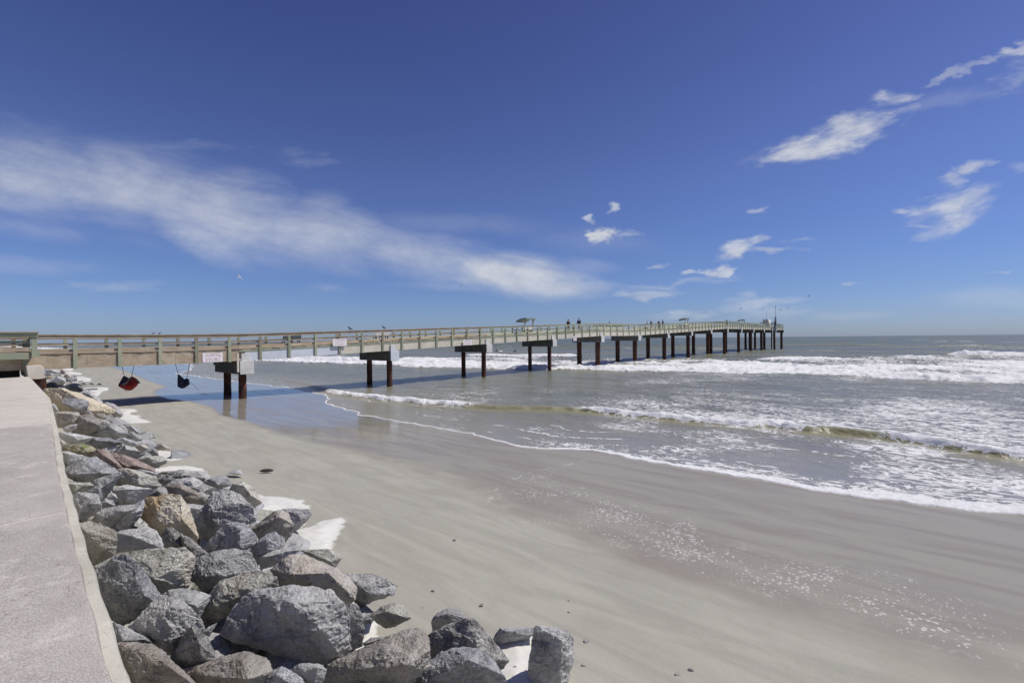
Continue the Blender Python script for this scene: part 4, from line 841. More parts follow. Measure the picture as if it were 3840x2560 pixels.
def hull_rock(pts, mat, label, seed, size, D, name='boulder', group='boulders of the revetment', rough=1.0, parent=None):
    bm = bmesh.new()
    for q in pts: bm.verts.new(q)
    r = bmesh.ops.convex_hull(bm, input=bm.verts[:])
    junk = [g for g in r['geom_interior'] if isinstance(g, bmesh.types.BMVert)]+[g for g in r['geom_unused'] if isinstance(g, bmesh.types.BMVert)]
    bmesh.ops.delete(bm, geom=list(set(junk)), context='VERTS'); bmesh.ops.triangulate(bm, faces=bm.faces[:])
    bmesh.ops.recalc_face_normals(bm, faces=bm.faces[:]); bm.verts.index_update()
    V = np.array([tuple(v.co) for v in bm.verts]); Fc = np.array([[v.index for v in f.verts] for f in bm.faces]); bm.free()
    # even out long edges: subdivide until fine enough
    lv = 0; cur = size*.8
    while lv < 6 and (cur > max(.0045*D, .018)) and len(Fc) < 26000:
        V, Fc = subdiv(V, Fc); lv += 1; cur /= 2
        if lv == 4: V = smooth(V, Fc, 1, .45)
    cc = V.mean(0); V = cc+(V-cc)*1.085
    N = normals(V, Fc); f = 1.6/size; so = seed*3.7
    x, y, z = V.T*f; x = x+so
    n1 = fbm(x, y, z, 3, seed)-.5; n2 = 1-np.abs(fbm(x*1.9, y*1.9, z*3.0, 5, seed+5)*2-1)*2.4; n3 = fbm(x*6, y*6, z*6, 3, seed+9)-.5; n4 = np.abs(fbm(x*14, y*14, z*14, 2, seed+2)-.5)*-2;
    q_ = (x*.9+y*.5+z*1.5+n1*1.6)*1.6; st = np.clip((q_-np.floor(q_))*1.25-.6, -.5, .5)
    V = V+N*(size*rough*(.040*n1+.020*(n2-.6)+.038*n3+.012*st+.026*n4))[:, None]
    o = link_mesh(name, V, Fc, mat, parent, smooth=True, sharp=26)
    if parent is None: tag(o, label, 'boulder', group)
    return o
def rock(t, mk, poly, label, lift=0.0, th=1.0, dz=0.0):
    global RI
    RI += 1; rr = random.Random(RI*13+1)
    P = tp(t, poly) if t else poly
    P = np.array(P); cx, cy = P.mean(0); y0, y1 = P[:, 1].min(), P[:, 1].max()
    g = hit(cx, y0+(y1-y0)*.80, rock_top); D = g[1]+dz
    pr_ = lambda x, y, d: np.array([ray(x, y)[0]*d, d, HC+ray(x, y)[2]*d])
    w = (P[:, 0].max()-P[:, 0].min())*D/F; h = (y1-y0)*D/F; s = math.sqrt(w*h)
    dep = min(w, 1.4*s)*.5*th
    pts = []
    for i, (x, y) in enumerate(P):
        pts.append(pr_(x, y, D+rr.uniform(-.15, .18)*dep))
        if i % 2 == 0:
            e = .85; pts.append(pr_(cx+(x-cx)*e, cy+(y-cy)*e, D+dep*rr.uniform(.6, 1.0)))
    bx, by = P[:, 0].max()-P[:, 0].min(), y1-y0
    th0 = rr.uniform(0, 6.28)
    for k in range(3):
        t_ = th0+k*2.09+rr.uniform(-.4, .4); e = rr.uniform(.38, .66)
        j = min(range(len(P)), key=lambda q: abs(math.remainder(math.atan2(P[q][1]-cy, P[q][0]-cx)-t_, 2*math.pi)))
        x, y = P[j]; pts.append(pr_(cx+(x-cx)*e, cy+(y-cy)*e, D-dep*rr.uniform(.25, .62)))
    return hull_rock(pts, M[mk], label, RI, s, D)
RI = 0
exec(ROCKS)
# hidden fillers: boulders deep in the gaps
rr = random.Random(11); nf = 0
for k in range(170):
    p = rr.choice([rr.uniform(2.4, 14), rr.uniform(2.4, 14), rr.uniform(14, 60)]); w = rr.uniform(.35, 3.3 if p < 40 else 4.5); a = float(wall_a(p))+w
    s = rr.uniform(.26, .42)*(1 if p < 20 else 1.3); z = float(rock_top(a, p))-s*.85-.12
    if w > 2.2 and p > 4 and z < float(sand_h(a, p))-s*.3: continue
    c = np.array(W(a, p, z)); pts = []
    for _ in range(16):
        v = np.array([rr.gauss(0, 1), rr.gauss(0, 1), rr.gauss(0, 1)*.75]); v /= np.linalg.norm(v); pts.append(c+v*s*rr.uniform(.8, 1.15))
    o = hull_rock(pts, M[rr.choice('ggddtl')], 'grey boulder wedged low in the gaps beneath the top layer of boulders', 400+k, s*1.6, max(c[1], 4), group='boulders wedged beneath the top layer'); nf += 1
print('rocks', RI, nf)
# ================================================================== SAND
AEP = np.array([-4000, -20, -1.8, 1.2, 5, 8.4, 11.9, 15.9, 21, 25.8, 28.8, 31.8, 35, 41.9, 51, 62, 75.7, 85, 104, 150, 400, 9000.])
AEA = np.array([17, 16, 15.5, 14.9, 14.9, 15, 13.95, 14.3, 14.3, 14.5, 15.1, 16.4, 17.8, 18.5, 18.2, 18, 17.8, 22, 27, 26, 26, 26.])
def edge_a(p, fine=True):
    p = np.asarray(p, float); e = np.interp(p, AEP, AEA)
    if fine: e = e+(fbm(p*.55, p*0, 3.3, 3, 4)-.5)*.9*np.clip(np.abs(p)/200, 1, 6)+(fbm(p*2.4, p*0, 1.1, 3, 6)-.5)*.28
    return e
def pspace(pmin, pmax, n, c0=4.0, k=5.0):
    t = np.linspace(np.arcsinh((pmin-c0)/k), np.arcsinh((pmax-c0)/k), n); return c0+k*np.sinh(t)
def poly_sd(a, p, poly):
    """signed distance, + inside"""
    P = np.array(poly); out = np.full(a.shape, -9.0)
    lo, hi = P.min(0)-1.5, P.max(0)+1.5; m = (a > lo[0]) & (a < hi[0]) & (p > lo[1]) & (p < hi[1])
    x, y = a[m], p[m]; d = np.full(x.shape, 1e9); ins = np.zeros(x.shape, bool)
    for i in range(len(P)):
        x1, y1 = P[i]; x2, y2 = P[(i+1) % len(P)]
        t = np.clip(((x-x1)*(x2-x1)+(y-y1)*(y2-y1))/((x2-x1)**2+(y2-y1)**2+1e-9), 0, 1)
        d = np.minimum(d, np.hypot(x-x1-t*(x2-x1), y-y1-t*(y2-y1)))
        if y1 != y2:
            c = ((y1 > y) != (y2 > y)) & (x < (x2-x1)*(y-y1)/(y2-y1)+x1); ins ^= c
    out[m] = np.where(ins, d, -d); return out
def grid_faces(nr, nc):
    i = np.arange((nr-1)*(nc-1)); r, c = i//(nc-1), i % (nc-1); v = r*nc+c
    return np.stack([v, v+1, v+nc+1, v+nc], 1)
def setattr_(o, name, arr):
    at = o.data.attributes.new(name, 'FLOAT', 'POINT'); at.data.foreach_set('value', np.asarray(arr, np.float32).ravel())
nr, nc = 560, 1000
sp = pspace(-45, 700, nc); sr = np.linspace(0, 1, nr)
Pg, Rg = np.meshgrid(sp, sr)
wa = wall_a(Pg)-.1; ea = edge_a(Pg, False)+5
Ag = wa+(ea-wa)*Rg
def sand_z(a, p):
    h = sand_h(a, p); e = np.interp(p, AEP, AEA); return h+(e-15)*.03*sstep(4, 9, a)
Zg = sand_z(Ag, Pg)+(fbm(Ag*.35, Pg*.35, 0, 3, 2)-.5)*.035*sstep(14, 10, Ag)+(fbm(Ag*1.6, Pg*.8, 0, 3, 8)-.5)*.008
white = np.full(Ag.shape, -9.0)
for t, poly in WHITE:
    white = np.maximum(white, poly_sd(Ag, Pg, ground_px(tp(t, poly))))
wn_ = fbm(Ag*3, Pg*3, 0, 4, 77); Zg += .05*sstep(-.02, .35, white)+.03*(wn_-.5)*sstep(-.1, .2, white)
DR = ground_px(WETB); DR = DR+[(60, -45), (60, 700), (22, 700), (12, 150), (6, 80)]
wet = poly_sd(Ag, Pg, DR); 
wet = np.where(wet < -8.9, np.where((Ag > 11), 2.0, -3.0), wet)
dots = poly_sd(Ag, Pg, ground_px(DOTS))
gl = sstep(9, 22, Pg)
fl_ = ground_px(FILM); film = -poly_sd(Ag, Pg, fl_+fl_[::-1][1:-1])
wet = wet/(1+2.2*(1-gl))
Xg, Yg = Ag*SN-Pg*CS, Ag*CS+Pg*SN
o = link_mesh('beach_sand', np.stack([Xg, Yg, Zg], -1).reshape(-1, 3), grid_faces(nr, nc), None, origin=(0, 0, 0), smooth=True); tag(o, kind='structure')
for nme, ar in (('white', white), ('wet', wet), ('dots', dots), ('gleam', gl), ('film', film)): setattr_(o, nme, ar)
t = NT('beach_sand'); v = t.coord(rot=(0, 0, -(math.pi/2-TH)))
aw, at_, ad = t.attr('white'), t.attr('wet'), t.attr('dots')
n1 = t.noise(v, .45, 5, .6, .6); 
ms = t.n('ShaderNodeMapping'); ms.inputs['Scale'].default_value = (2.2, .35, 1); ms.inputs['Rotation'].default_value = (0, 0, .35); t.l(v, ms.inputs[0])
n2 = t.noise(ms.outputs[0], 1.0, 7, .62, .9); n3 = t.noise(v, 60, 4, .7); n4 = t.noise(v, 6, 6, .65)
dry = t.mix(t.mr(n2, .32, .68), (.305, .29, .238), (.38, .363, .30)); dry = t.mix(t.math('MULTIPLY', t.mr(n1, .5, .68), .55), dry, (.32, .285, .235))
dry = t.mix(t.math('MULTIPLY', t.mr(n3, .4, .62), .25), dry, (.44, .43, .385))
ww = t.math('ADD', at_, t.math('MULTIPLY_ADD', t.noise(v, 1.1, 5, .6), .5, -.25))
wm = t.mr(ww, -.15, .35)
ms2 = t.n('ShaderNodeMapping'); ms2.inputs['Scale'].default_value = (1.5, .22, 1); ms2.inputs['Rotation'].default_value = (0, 0, -.12); t.l(v, ms2.inputs[0])
n5 = t.noise(ms2.outputs[0], .9, 6, .6, .8)
wetc = t.mix(t.mr(n5, .4, .62), (.31, .288, .230), (.258, .230, .192))
col = t.mix(wm, dry, wetc)
wn = t.math('ADD', aw, t.math('MULTIPLY_ADD', t.noise(v, 4, 7, .7), .44, -.20)); wmk = t.mr(wn, -.03, .035)
wcol = t.mix(t.mr(n4, .3, .7), (.585, .57, .52), (.68, .67, .625)); wcol = t.mix(t.mr(n3, .55, .7), wcol, (.5, .47, .42)); col = t.mix(wmk, col, wcol)
# foam specks left on the film
vd = t.n('ShaderNodeVectorMath', operation='ADD'); t.l(v, vd.inputs[0]); dn = t.n('ShaderNodeVectorMath', operation='SCALE'); t.l(t.noise(v, 5, 3, .5, 0, 1), dn.inputs[0]); dn.inputs['Scale'].default_value = .12; t.l(dn.outputs[0], vd.inputs[1])
dd = t.vor(vd.outputs[0], 17.0); clus = t.noise(v, 1.0, 4, .6, .5)
thr = t.math('MULTIPLY', t.mr(clus, .32, .66, .08, .46), t.mr(t.math('ADD', ad, t.math('MULTIPLY_ADD', n1, 1.8, -.8)), -.15, .8, .0, 1.0)); thr = t.math('MULTIPLY', thr, t.mr(ad, 1.6, 3.0, 1, .7))
rnd = t.vor(vd.outputs[0], 17.0, out='Color'); sepx = t.n('ShaderNodeSeparateColor'); t.l(rnd, sepx.inputs[0])
thr = t.math('MULTIPLY', thr, t.mr(sepx.outputs[0], .12, .8, 0, 1.2, False))
fm = t.math('MULTIPLY', t.mr(t.math('SUBTRACT', thr, dd), 0, .05), t.mr(ad, -.25, .15))
lac = t.math('ABSOLUTE', t.math('SUBTRACT', t.noise(v, 3.2, 4, .55, 1.4), .5)); lm = t.math('MULTIPLY', t.mr(lac, .012, .004), t.math('MULTIPLY', t.mr(ad, .0, .12), t.mr(ad, .75, .3)))
lm = t.math('MULTIPLY', lm, t.mr(t.noise(v, 1.7, 3), .5, .58))
rim = t.math('MULTIPLY', t.math('MULTIPLY', t.mr(ad, -.03, .01), t.mr(ad, .05, .02)), t.mr(t.noise(v, 2.2, 4), .5, .6))
fm = t.math('MAXIMUM', fm, lm)
fm = t.math('MULTIPLY', fm, .55)
fa = t.math('ADD', t.attr('film'), t.math('MULTIPLY_ADD', t.noise(v, 1.8, 5, .6), .5, -.25)); fa = t.math('ABSOLUTE', fa)
fm = t.math('MAXIMUM', fm, t.math('MULTIPLY', t.math('MULTIPLY', t.mr(fa, .05, .015), t.mr(t.noise(v, 6, 4, .7), .42, .6)), .5))
fm = t.math('MAXIMUM', fm, t.math('MULTIPLY', t.math('MULTIPLY', t.mr(fa, .55, .05), t.mr(t.vor(vd.outputs[0], 22), .24, .16)), .4))
col = t.mix(fm, col, (.66, .64, .61))
rgh = t.mr(wm, 0, 1, .75, t.mr(t.attr('gleam'), 0, 1, .34, .07, False), False); rgh = t.math('ADD', rgh, t.math('MULTIPLY', wmk, .8), clamp=True); rgh = t.math('ADD', rgh, t.math('MULTIPLY', fm, .5), clamp=True)
rgh = t.math('ADD', rgh, t.math('MULTIPLY', t.mr(n5, .5, .66), t.math('MULTIPLY', wm, .16)), clamp=True)
bs = t.mr(wm, 0, 1, .35, .03, False)
rip = t.noise(ms.outputs[0], 9, 4, .6)
b1 = t.bump(t.math('MULTIPLY_ADD', n4, .6, t.math('MULTIPLY_ADD', n3, .22, t.math('MULTIPLY', fm, .5))), bs, .03); b2 = t.bump(rip, t.mr(wm, 0, 1, .12, .03, False), .03, b1)
t.b.inputs['IOR'].default_value = 1.42
o.data.materials.append(t.fin(col, rgh, b2, spec=t.mr(wm, 0, 1, .2, t.mr(t.attr('gleam'), 0, 1, .3, .55, False), False)))

# ================================================================== SEA
B1P = np.array([-60, -10, -2.7, 3, 7.7, 14.5, 17, 19.9, 28, 35, 45, 80.]); B1A = np.array([22, 22.3, 22.9, 24.4, 23.3, 22.9, 21.5, 20, 18.6, 18.7, 21, 24.])
BFP = np.array([-300, -60, -7, 12.3, 35, 43.8, 64, 87, 110, 300, 3000.]); BFA = np.array([62, 61, 59, 59.2, 53.3, 49.6, 45.9, 43.8, 41, 37, 37.])
BKP = np.array([-300, -20, 0, 18, 41, 72, 95, 130, 300.]); BKA = np.array([128, 125, 116, 110, 88, 82, 72, 64, 58.])
nr, nc = 1000, 1150
pp = pspace(-6000, 9000, nc, 6, 9.0)
qq = 4*np.sinh(np.linspace(0, np.arcsinh(12000/4), nr))
P, Q = np.meshgrid(pp, qq); E0 = edge_a(P); A = E0+Q
wob = lambda s, f, amp: (fbm(P*f, A*0+s, 0, 4, s)-.5)*amp
Z = np.zeros_like(A)
rip = (fbm(A*.8, P*.35, 0, 4, 21)-.5)
Z += rip*.10*sstep(1, 8, Q)*sstep(400, 60, A)
Z += (fbm(A*.12, P*.035, 0, 3, 22)-.5)*.75*sstep(60, 95, A)*sstep(3000, 900, A)
Z += (fbm(A*.3, P*.08, 0, 4, 23)-.5)*.30*sstep(30, 60, A)*sstep(1600, 300, A)
foam = np.zeros_like(A)
# first small breaker
b1 = np.interp(P, B1P, B1A)+wob(31, .5, .9)+wob(32, 2.5, .22); d = A-b1
on = np.clip(np.interp(P, [-60, -2, .6, 1.4, 3.0, 4.2, 14, 15.5, 20, 21.5, 34, 37, 44], [1, 1, 1, .1, .1, 1, 1, .06, .06, 1, .8, .5, 0]), 0, 1)
hump = np.interp(P, [-60, 30, 40, 60], [1, .8, .4, 0])
prof = np.where(d < 0, np.exp(-(d/.22)**2), np.exp(-(d/1.1)**2))
fl = fbm(A*3.2, P*3.2, 0, 4, 40)
Z += prof*hump*(.24+.07*on)+prof*on*(fl-.35)*.24
w1 = .62*(1+.5*(fbm(P*.9, P*0, 0, 3, 44)-.5))
foam = np.maximum(foam, on*(sstep(-.30, -.12, d)*sstep(w1*2.1, w1*.7, d))*1.0)
foam = np.maximum(foam, on*.40*sstep(-1.4, -.2, d)*sstep(0, -.2, d))
# foam trailing behind / lacy field between the first breaker and the surf band
bf = np.interp(P, BFP, BFA)+wob(51, .12, 5)+wob(52, .9, 1.8)+wob(58, 3.5, .5); df = A-bf
bk = np.interp(P, BKP, BKA)+wob(53, .1, 14)+wob(54, .6, 3)
den = np.interp(P, [-300, 0, 9, 20, 34, 60, 300], [.45, .45, .40, .30, .18, .11, .11])
mid = sstep(.3, 1.6, d)*sstep(.5, -1, df)
patch = sstep(.30, .70, fbm(A*.09, P*.11, 0, 3, 60))
depth_f = np.interp(A-b1, [0, 3, 12, 22, 34], [.62, .56, .56, .52, .48])/.5
foam = np.maximum(foam, mid*den*depth_f*(.62+.52*patch))
# swash zone
ins = sstep(0, -.8, d)
sw = np.interp(P, [-300, 1, 8, 14, 24, 34, 300], [.46, .43, .36, .24, .14, .15, .13])
ew = np.interp(P, [-300, -2, 3, 9, 14, 60, 300], [1.5, 1.2, .55, .25, .11, .13, .5])*(1+1.0*(fbm(P*1.3, P*0, 0, 3, 63)-.5))
foam = np.maximum(foam, ins*sw*(.55+.75*sstep(.3, .7, fbm(A*.35, P*.3, 0, 3, 61))))
foam = np.maximum(foam, sstep(ew*1.5, ew*.6, Q)*1.0)
for q0, wq, sd in ((1.0, .07, 201), (2.3, .09, 205), (4.2, .10, 209)):
    ql = q0+wob(sd, .35, 1.4)+wob(sd+1, 1.6, .35)+ew; brk = sstep(.44, .58, fbm(P*.5, A*0+sd, 0, 3, sd+2))
    foam = np.maximum(foam, ins*sstep(wq*1.6, wq*.5, np.abs(Q-ql))*brk*np.interp(P, [-10, 8, 14, 30], [.66, .6, .5, .45]))
foam = np.maximum(foam, .56*sstep(ew*5.5, ew*1.0, Q)*ins*np.interp(P, [-10, 8, 13], [1, .8, .4]))
Z += np.exp(-(Q/(ew*1.1))**2)*(.012+ew*.035*fl*1.4)
# outer surf band
band = sstep(-.2, .3, df)*sstep(6, -6, A-bk)
lenb = np.maximum(bk-bf, 5); rel = np.clip((A-bf)/lenb, 0, 1)
st1 = fbm(A*.10, P*.06, 0, 4, 71); st2 = fbm(A*.30, P*.10, 0, 4, 72)
bd = .54+.28*(1-rel)+.75*(fbm(A*.9, P*.26, 0, 3, 75)-.5)+1.15*(st1-.5)+.9*(st2-.5)
bd = bd*np.interp(P, [-300, 50, 80, 110, 3000], [1.05, 1, .85, .62, .55])
foam = np.maximum(foam, band*np.clip(bd, 0, 1))
foam = np.maximum(foam, sstep(-1.0, -.5, df)*sstep(3.2, 1.2, df)*.98)
fl2 = fbm(A*1.3, P*1.3, 0, 4, 73)
Z += np.where(df < 0, np.exp(-(df/.5)**2), np.exp(-(df/3.5)**2))*(.30+.35*(fl2-.5))
Z += band*((fl2-.5)*.5+(st2-.5)*.9)
# second front inside the band and the curling wave to the right
for (P_, A_, on_, hh, s_) in (([-300, -40, 0, 30, 300], [74, 74, 76, 78, 80], [1, 1, .9, 0, 0], .35, 81), ([-300, -60, -7, -3, 300], [140, 132, 124, 123, 120], [1, 1, 1, 0, 0], 1.15, 83), ([-300, 50, 60, 100, 300], [60, 58, 57, 52, 48], [0, 0, 1, 1, 1], .4, 85), ([-300, 55, 62, 85, 100], [92, 90, 90, 88, 88], [0, 0, .8, .8, 0], .8, 87)):
    c = np.interp(P, P_, A_)+wob(s_, .09, 5)+wob(s_+1, .7, 1.2); dd = A-c; k = np.interp(P, P_, on_)*(.7+.6*fbm(P*.07, P*0, 0, 2, s_+2))
    k = np.clip(k, 0, 1.1)
    pf_ = np.where(dd < 0, np.exp(-(dd/.9)**2), np.exp(-(dd/3.2)**2)); Z += pf_*k*(hh+.5*(fl2-.5)*hh)
    foam = np.maximum(foam, sstep(.25, .6, k)*sstep(-2.2, -.6, dd)*sstep(2.0, .7, dd)*.97)
# swell lines and small whitecaps farther out
for (c0, am, s_) in ((108, .32, 90), (150, .5, 91), (196, .55, 92), (250, .5, 93)):
    c = c0+wob(s_, .03, 30); dd = A-c; Z += np.exp(-(dd/4.5)**2)*am*(.4+1.1*fbm(P*.03, P*0, 0, 2, s_+7))
wc = sstep(.735, .80, fbm(A*.22, P*.045, 0, 4, 95))*sstep(120, 150, A)*sstep(1500, 500, A)
wc = np.maximum(wc, sstep(.66, .73, fbm(A*.4, P*.05, 0, 3, 97))*sstep(5, 1.5, np.abs(A-168-wob(98, .03, 14)))*sstep(0, -20, P-30))
foam = np.maximum(foam, wc*.6)
Zs = sand_z(A, P)
edge_lift = np.maximum(Zs, -.02)+.010
Z = np.where(Q < 3.5, np.maximum(Z*sstep(0, 1.5, Q)+.0, edge_lift)+np.exp(-(Q/(ew*1.1))**2)*(.010+ew*.05*fl), Z)
Z = np.where(Q <= 1e-6, Zs-.02, Z)
Z = Z-((P**2+A**2)/(2*6.371e6))*0
shal = np.exp(-Q/7.0)
X, Y = A*SN-P*CS, A*CS+P*SN
o = link_mesh('sea_water', np.stack([X, Y, Z], -1).reshape(-1, 3), grid_faces(nr, nc), None, origin=(0, 0, 0), smooth=True); tag(o, kind='structure')
setattr_(o, 'foam', np.clip(foam, 0, 1)); setattr_(o, 'shal', shal); setattr_(o, 'crest', np.maximum(np.exp(-((A-b1+.15)/.75)**2)*hump*.95, np.clip((Z-.10)*4.0, 0, 1)*np.interp(A, [0, 30, 36, 1e4], [1, 1, .45, .35]))); setattr_(o, 'far', sstep(60, 260, A)); setattr_(o, 'swq', sstep(10, 0, Q))
t = NT('sea_water'); v = t.coord(rot=(0, 0, -(math.pi/2-TH)))
af, as_, ac, ar, aq = t.attr('foam'), t.attr('shal'), t.attr('crest'), t.attr('far'), t.attr('swq')
mp = t.n('ShaderNodeMapping'); mp.inputs['Scale'].default_value = (1.0, .52, 1); t.l(v, mp.inputs[0]); g = mp.outputs[0]
n1 = t.noise(g, 2.1, 5, .6, 1.1); l1 = t.math('ABSOLUTE', t.math('SUBTRACT', n1, .5))
n2 = t.noise(g, 5.5, 5, .62, .7); n3 = t.noise(g, .55, 4, .6, .6)
lace = t.mr(l1, .10, .0, 0, 1, False)
pat = t.math('ADD', t.math('MULTIPLY', lace, .50), t.math('ADD', t.math('MULTIPLY', n2, .62), t.math('MULTIPLY_ADD', n3, .5, -.30)))
th = t.math('SUBTRACT', 1.02, af)
th = t.math('MULTIPLY_ADD', t.math('POWER', af, 6.0), -.5, th)
l2 = t.math('ABSOLUTE', t.math('SUBTRACT', t.noise(g, 5.0, 4, .55, 1.3), .5)); thin = t.math('MULTIPLY', t.mr(l2, .03, .006), t.math('MULTIPLY', t.mr(af, .12, .4, 0, .8), t.mr(n3, .42, .56)))
fmask = t.math('MAXIMUM', t.mr(t.math('SUBTRACT', pat, th), -.03, .05), thin); fmask = t.math('MULTIPLY', fmask, t.mr(af, .03, .12))
deep = t.mix(ar, (.205, .198, .122), (.088, .118, .098)); nf_ = t.noise(g, .12, 4, .6)
deep = t.mix(t.mr(nf_, .35, .65), deep, t.mix(ar, (.160, .165, .112), (.064, .090, .077)))
rn = t.noise(g, 2.6, 5, .65, .5); deep = t.mix(t.math('MULTIPLY', t.mr(rn, .5, .64), t.mr(aq, 0, 1, .5, .2, False)), deep, (.085, .088, .062)); deep = t.mix(t.math('MULTIPLY', ac, .85), deep, (.22, .205, .075)); deep = t.mix(t.math('MULTIPLY', as_, .9), deep, (.30, .27, .20))
foamc = t.mix(t.mr(t.noise(v, 7, 5, .7), .3, .6), (.62, .615, .59), (.82, .82, .81))
col = t.mix(fmask, deep, foamc)
wv1 = t.noise(g, 1.3, 5, .62, .3); wv2 = t.noise(g, 6.5, 4, .6, .4); wv3 = t.noise(g, .33, 5, .62)
b0 = t.bump(wv3, t.mr(ar, 0, 1, .12, .7, False), 1.0)
b1_ = t.bump(wv1, t.mr(aq, 0, 1, .75, .14, False), .34, b0); b2_ = t.bump(wv2, t.mr(aq, 0, 1, .5, .12, False), .07, b1_)
b3 = t.bump(t.math('MULTIPLY', t.math('MULTIPLY_ADD', t.noise(v, 14, 5, .75), .9, fmask), t.math('MULTIPLY_ADD', fmask, .9, .1)), .8, .06, b2_)
t.b.inputs['IOR'].default_value = 1.33
t.b.inputs['Roughness'].default_value = .9; t.b.inputs['Specular IOR Level'].default_value = .1; t.l(col, t.b.inputs['Base Color']); t.l(b3, t.b.inputs['Normal'])
gl_ = t.n('ShaderNodeBsdfGlossy'); gl_.inputs['Color'].default_value = (1, 1, 1, 1); t.l(t.math('MULTIPLY_ADD', ac, .3, t.mr(ar, 0, 1, .15, .3, False)), gl_.inputs['Roughness']); t.l(b3, gl_.inputs['Normal'])
fr = t.n('ShaderNodeFresnel'); fr.inputs['IOR'].default_value = 1.33; t.l(b2_, fr.inputs['Normal'])
capv = t.math('MULTIPLY', t.mr(ar, 0, 1, .37, .25, False), t.math('MULTIPLY_ADD', ac, -.97, 1.0))
fac = t.math('MULTIPLY', t.math('MULTIPLY', fr.outputs[0], capv), t.math('SUBTRACT', 1.0, fmask))
ms_ = t.n('ShaderNodeMixShader'); t.l(fac, ms_.inputs[0]); t.l(t.b.outputs[0], ms_.inputs[1]); t.l(gl_.outputs[0], ms_.inputs[2]); t.l(ms_.outputs[0], t.out.inputs[0])
o.data.materials.append(t.m)

# spray above the curling wave: clumps of small droplets
rr = random.Random(5); b = MB()
for k in range(420):
    p = rr.gauss(-8.5, 2.2); a = float(np.interp(p, [-60, -7, 0], [132, 124, 123]))+rr.gauss(.4, 1.0); z = 1.1+abs(rr.gauss(0, .5)); s = rr.uniform(.02, .07)
    c = Vector(W(a, p, z)); b.add([c+Vector(q)*s for q in ((1, 0, 0), (-.5, .9, 0), (-.5, -.9, 0), (0, 0, 1.2))], [(0, 1, 2), (0, 3, 1), (1, 3, 2), (2, 3, 0)])
tag(b.build('sea_spray', plain('sea_spray', (.8, .8, .8), .9)), 'white spray blown off the curling wave at the right', 'spray', kind='stuff')

# ================================================================== SMALL THINGS ON THE BEACH
def pebble(x, y, s, mk, label, name='pebble', cat='pebble', grp='pebbles on the sand', flat=.5):
    g = hit(x, y, sand_z); rr = random.Random(int(x*7+y)); pts = []
    for _ in range(12):
        v = np.array([rr.gauss(0, 1), rr.gauss(0, 1), rr.gauss(0, 1)]); v /= np.linalg.norm(v); pts.append(g+v*s*np.array([1, .8, flat])*rr.uniform(.8, 1.1)+np.array([0, 0, s*.15]))
    o = hull_rock(pts, M[mk], label, int(x) % 97, s*1.6, g[1], name=name, group=grp); o['category'] = cat
for i, (x, y) in enumerate(PEB):
    pebble(x, y, (.012, .017, .010, .014)[i % 4], 'kbtdrkkd'[i % 8], 'small dark pebble lying on the open damp sand')
for (x, y, s, mk, lb) in ((1704, 2026, .05, 'b', 'largest tan shell fragment alone on the open sand'), (1806, 2270, .04, 'b', 'tan pebble above the dark triangular boulder'), (1624, 2214, .032, 'p', 'pale round pebble on sand right of the swirled boulder'), (2186, 2494, .04, 'r', 'orange brown pebble right of the sand topped boulder'), (2196, 2404, .04, 'k', 'dark pebble pair right of the flat topped boulder'), (1931, 2510, .05, 'k', 'dark twig like stone on white sand between boulders'), (2541, 2529, .045, 'b', 'tan shell at the bottom of the open sand'), (2590, 2512, .035, 'k', 'dark shell near the bottom of the sand')):
    pebble(x, y, s, mk, lb)
g = hit(1000, 1773, sand_z); b = MB()
c = Vector(g); b.tube([c+Vector((x, .02*math.sin(x*9), .03+.05*math.cos(x*3.2))) for x in (-.2, -.14, -.07, 0, .07, .14, .2)], [.008, .035, .05, .055, .05, .035, .01], 10)
tag(b.build('driftwood', plain('dark_driftwood', (.07, .05, .05), .9), smooth=True), 'short dark log half buried in open sand', 'driftwood')
# heads of swimmers / surfers beyond the breakers
for (x, y, lb, mt) in ((1862, 1317, 'dark surfer lying on a board, left of three beyond the surf', 'b'), (1877, 1317.5, 'surfer with a pale board right of the prone one', 'w'), (1931, 1318, 'surfer sitting upright on a board, rightmost of three', 'b')):
    d = ray(x, y); Yd = HC/(-d[2])*1.0; X0, Y0 = d[0]*Yd, Yd; aa, pp_ = AP(X0, Y0)
    person(x, pp_, lb, jk[mt], jk['k'], h=1.75, rz=.8, group='surfers beyond the breakers', sit=True, a=aa, zf=-.35)
    r = empty('surfboard', W(aa, pp_, .0), 'surfboard under '+{1862: 'the left surfer', 1877: 'the middle surfer', 1931: 'the sitting surfer at the right'}[x], 'surfboard', 'surfboards beyond the breakers')
    b = MB(); b.tube([W(aa-1.0, pp_, .12), W(aa-.6, pp_, .1), W(aa, pp_, .1), W(aa+.6, pp_, .12), W(aa+1.0, pp_, .2)], [.03, .16, .22, .17, .03], 8); b.build('board', M['white' if x == 1877 else 'dark'], r, smooth=True)

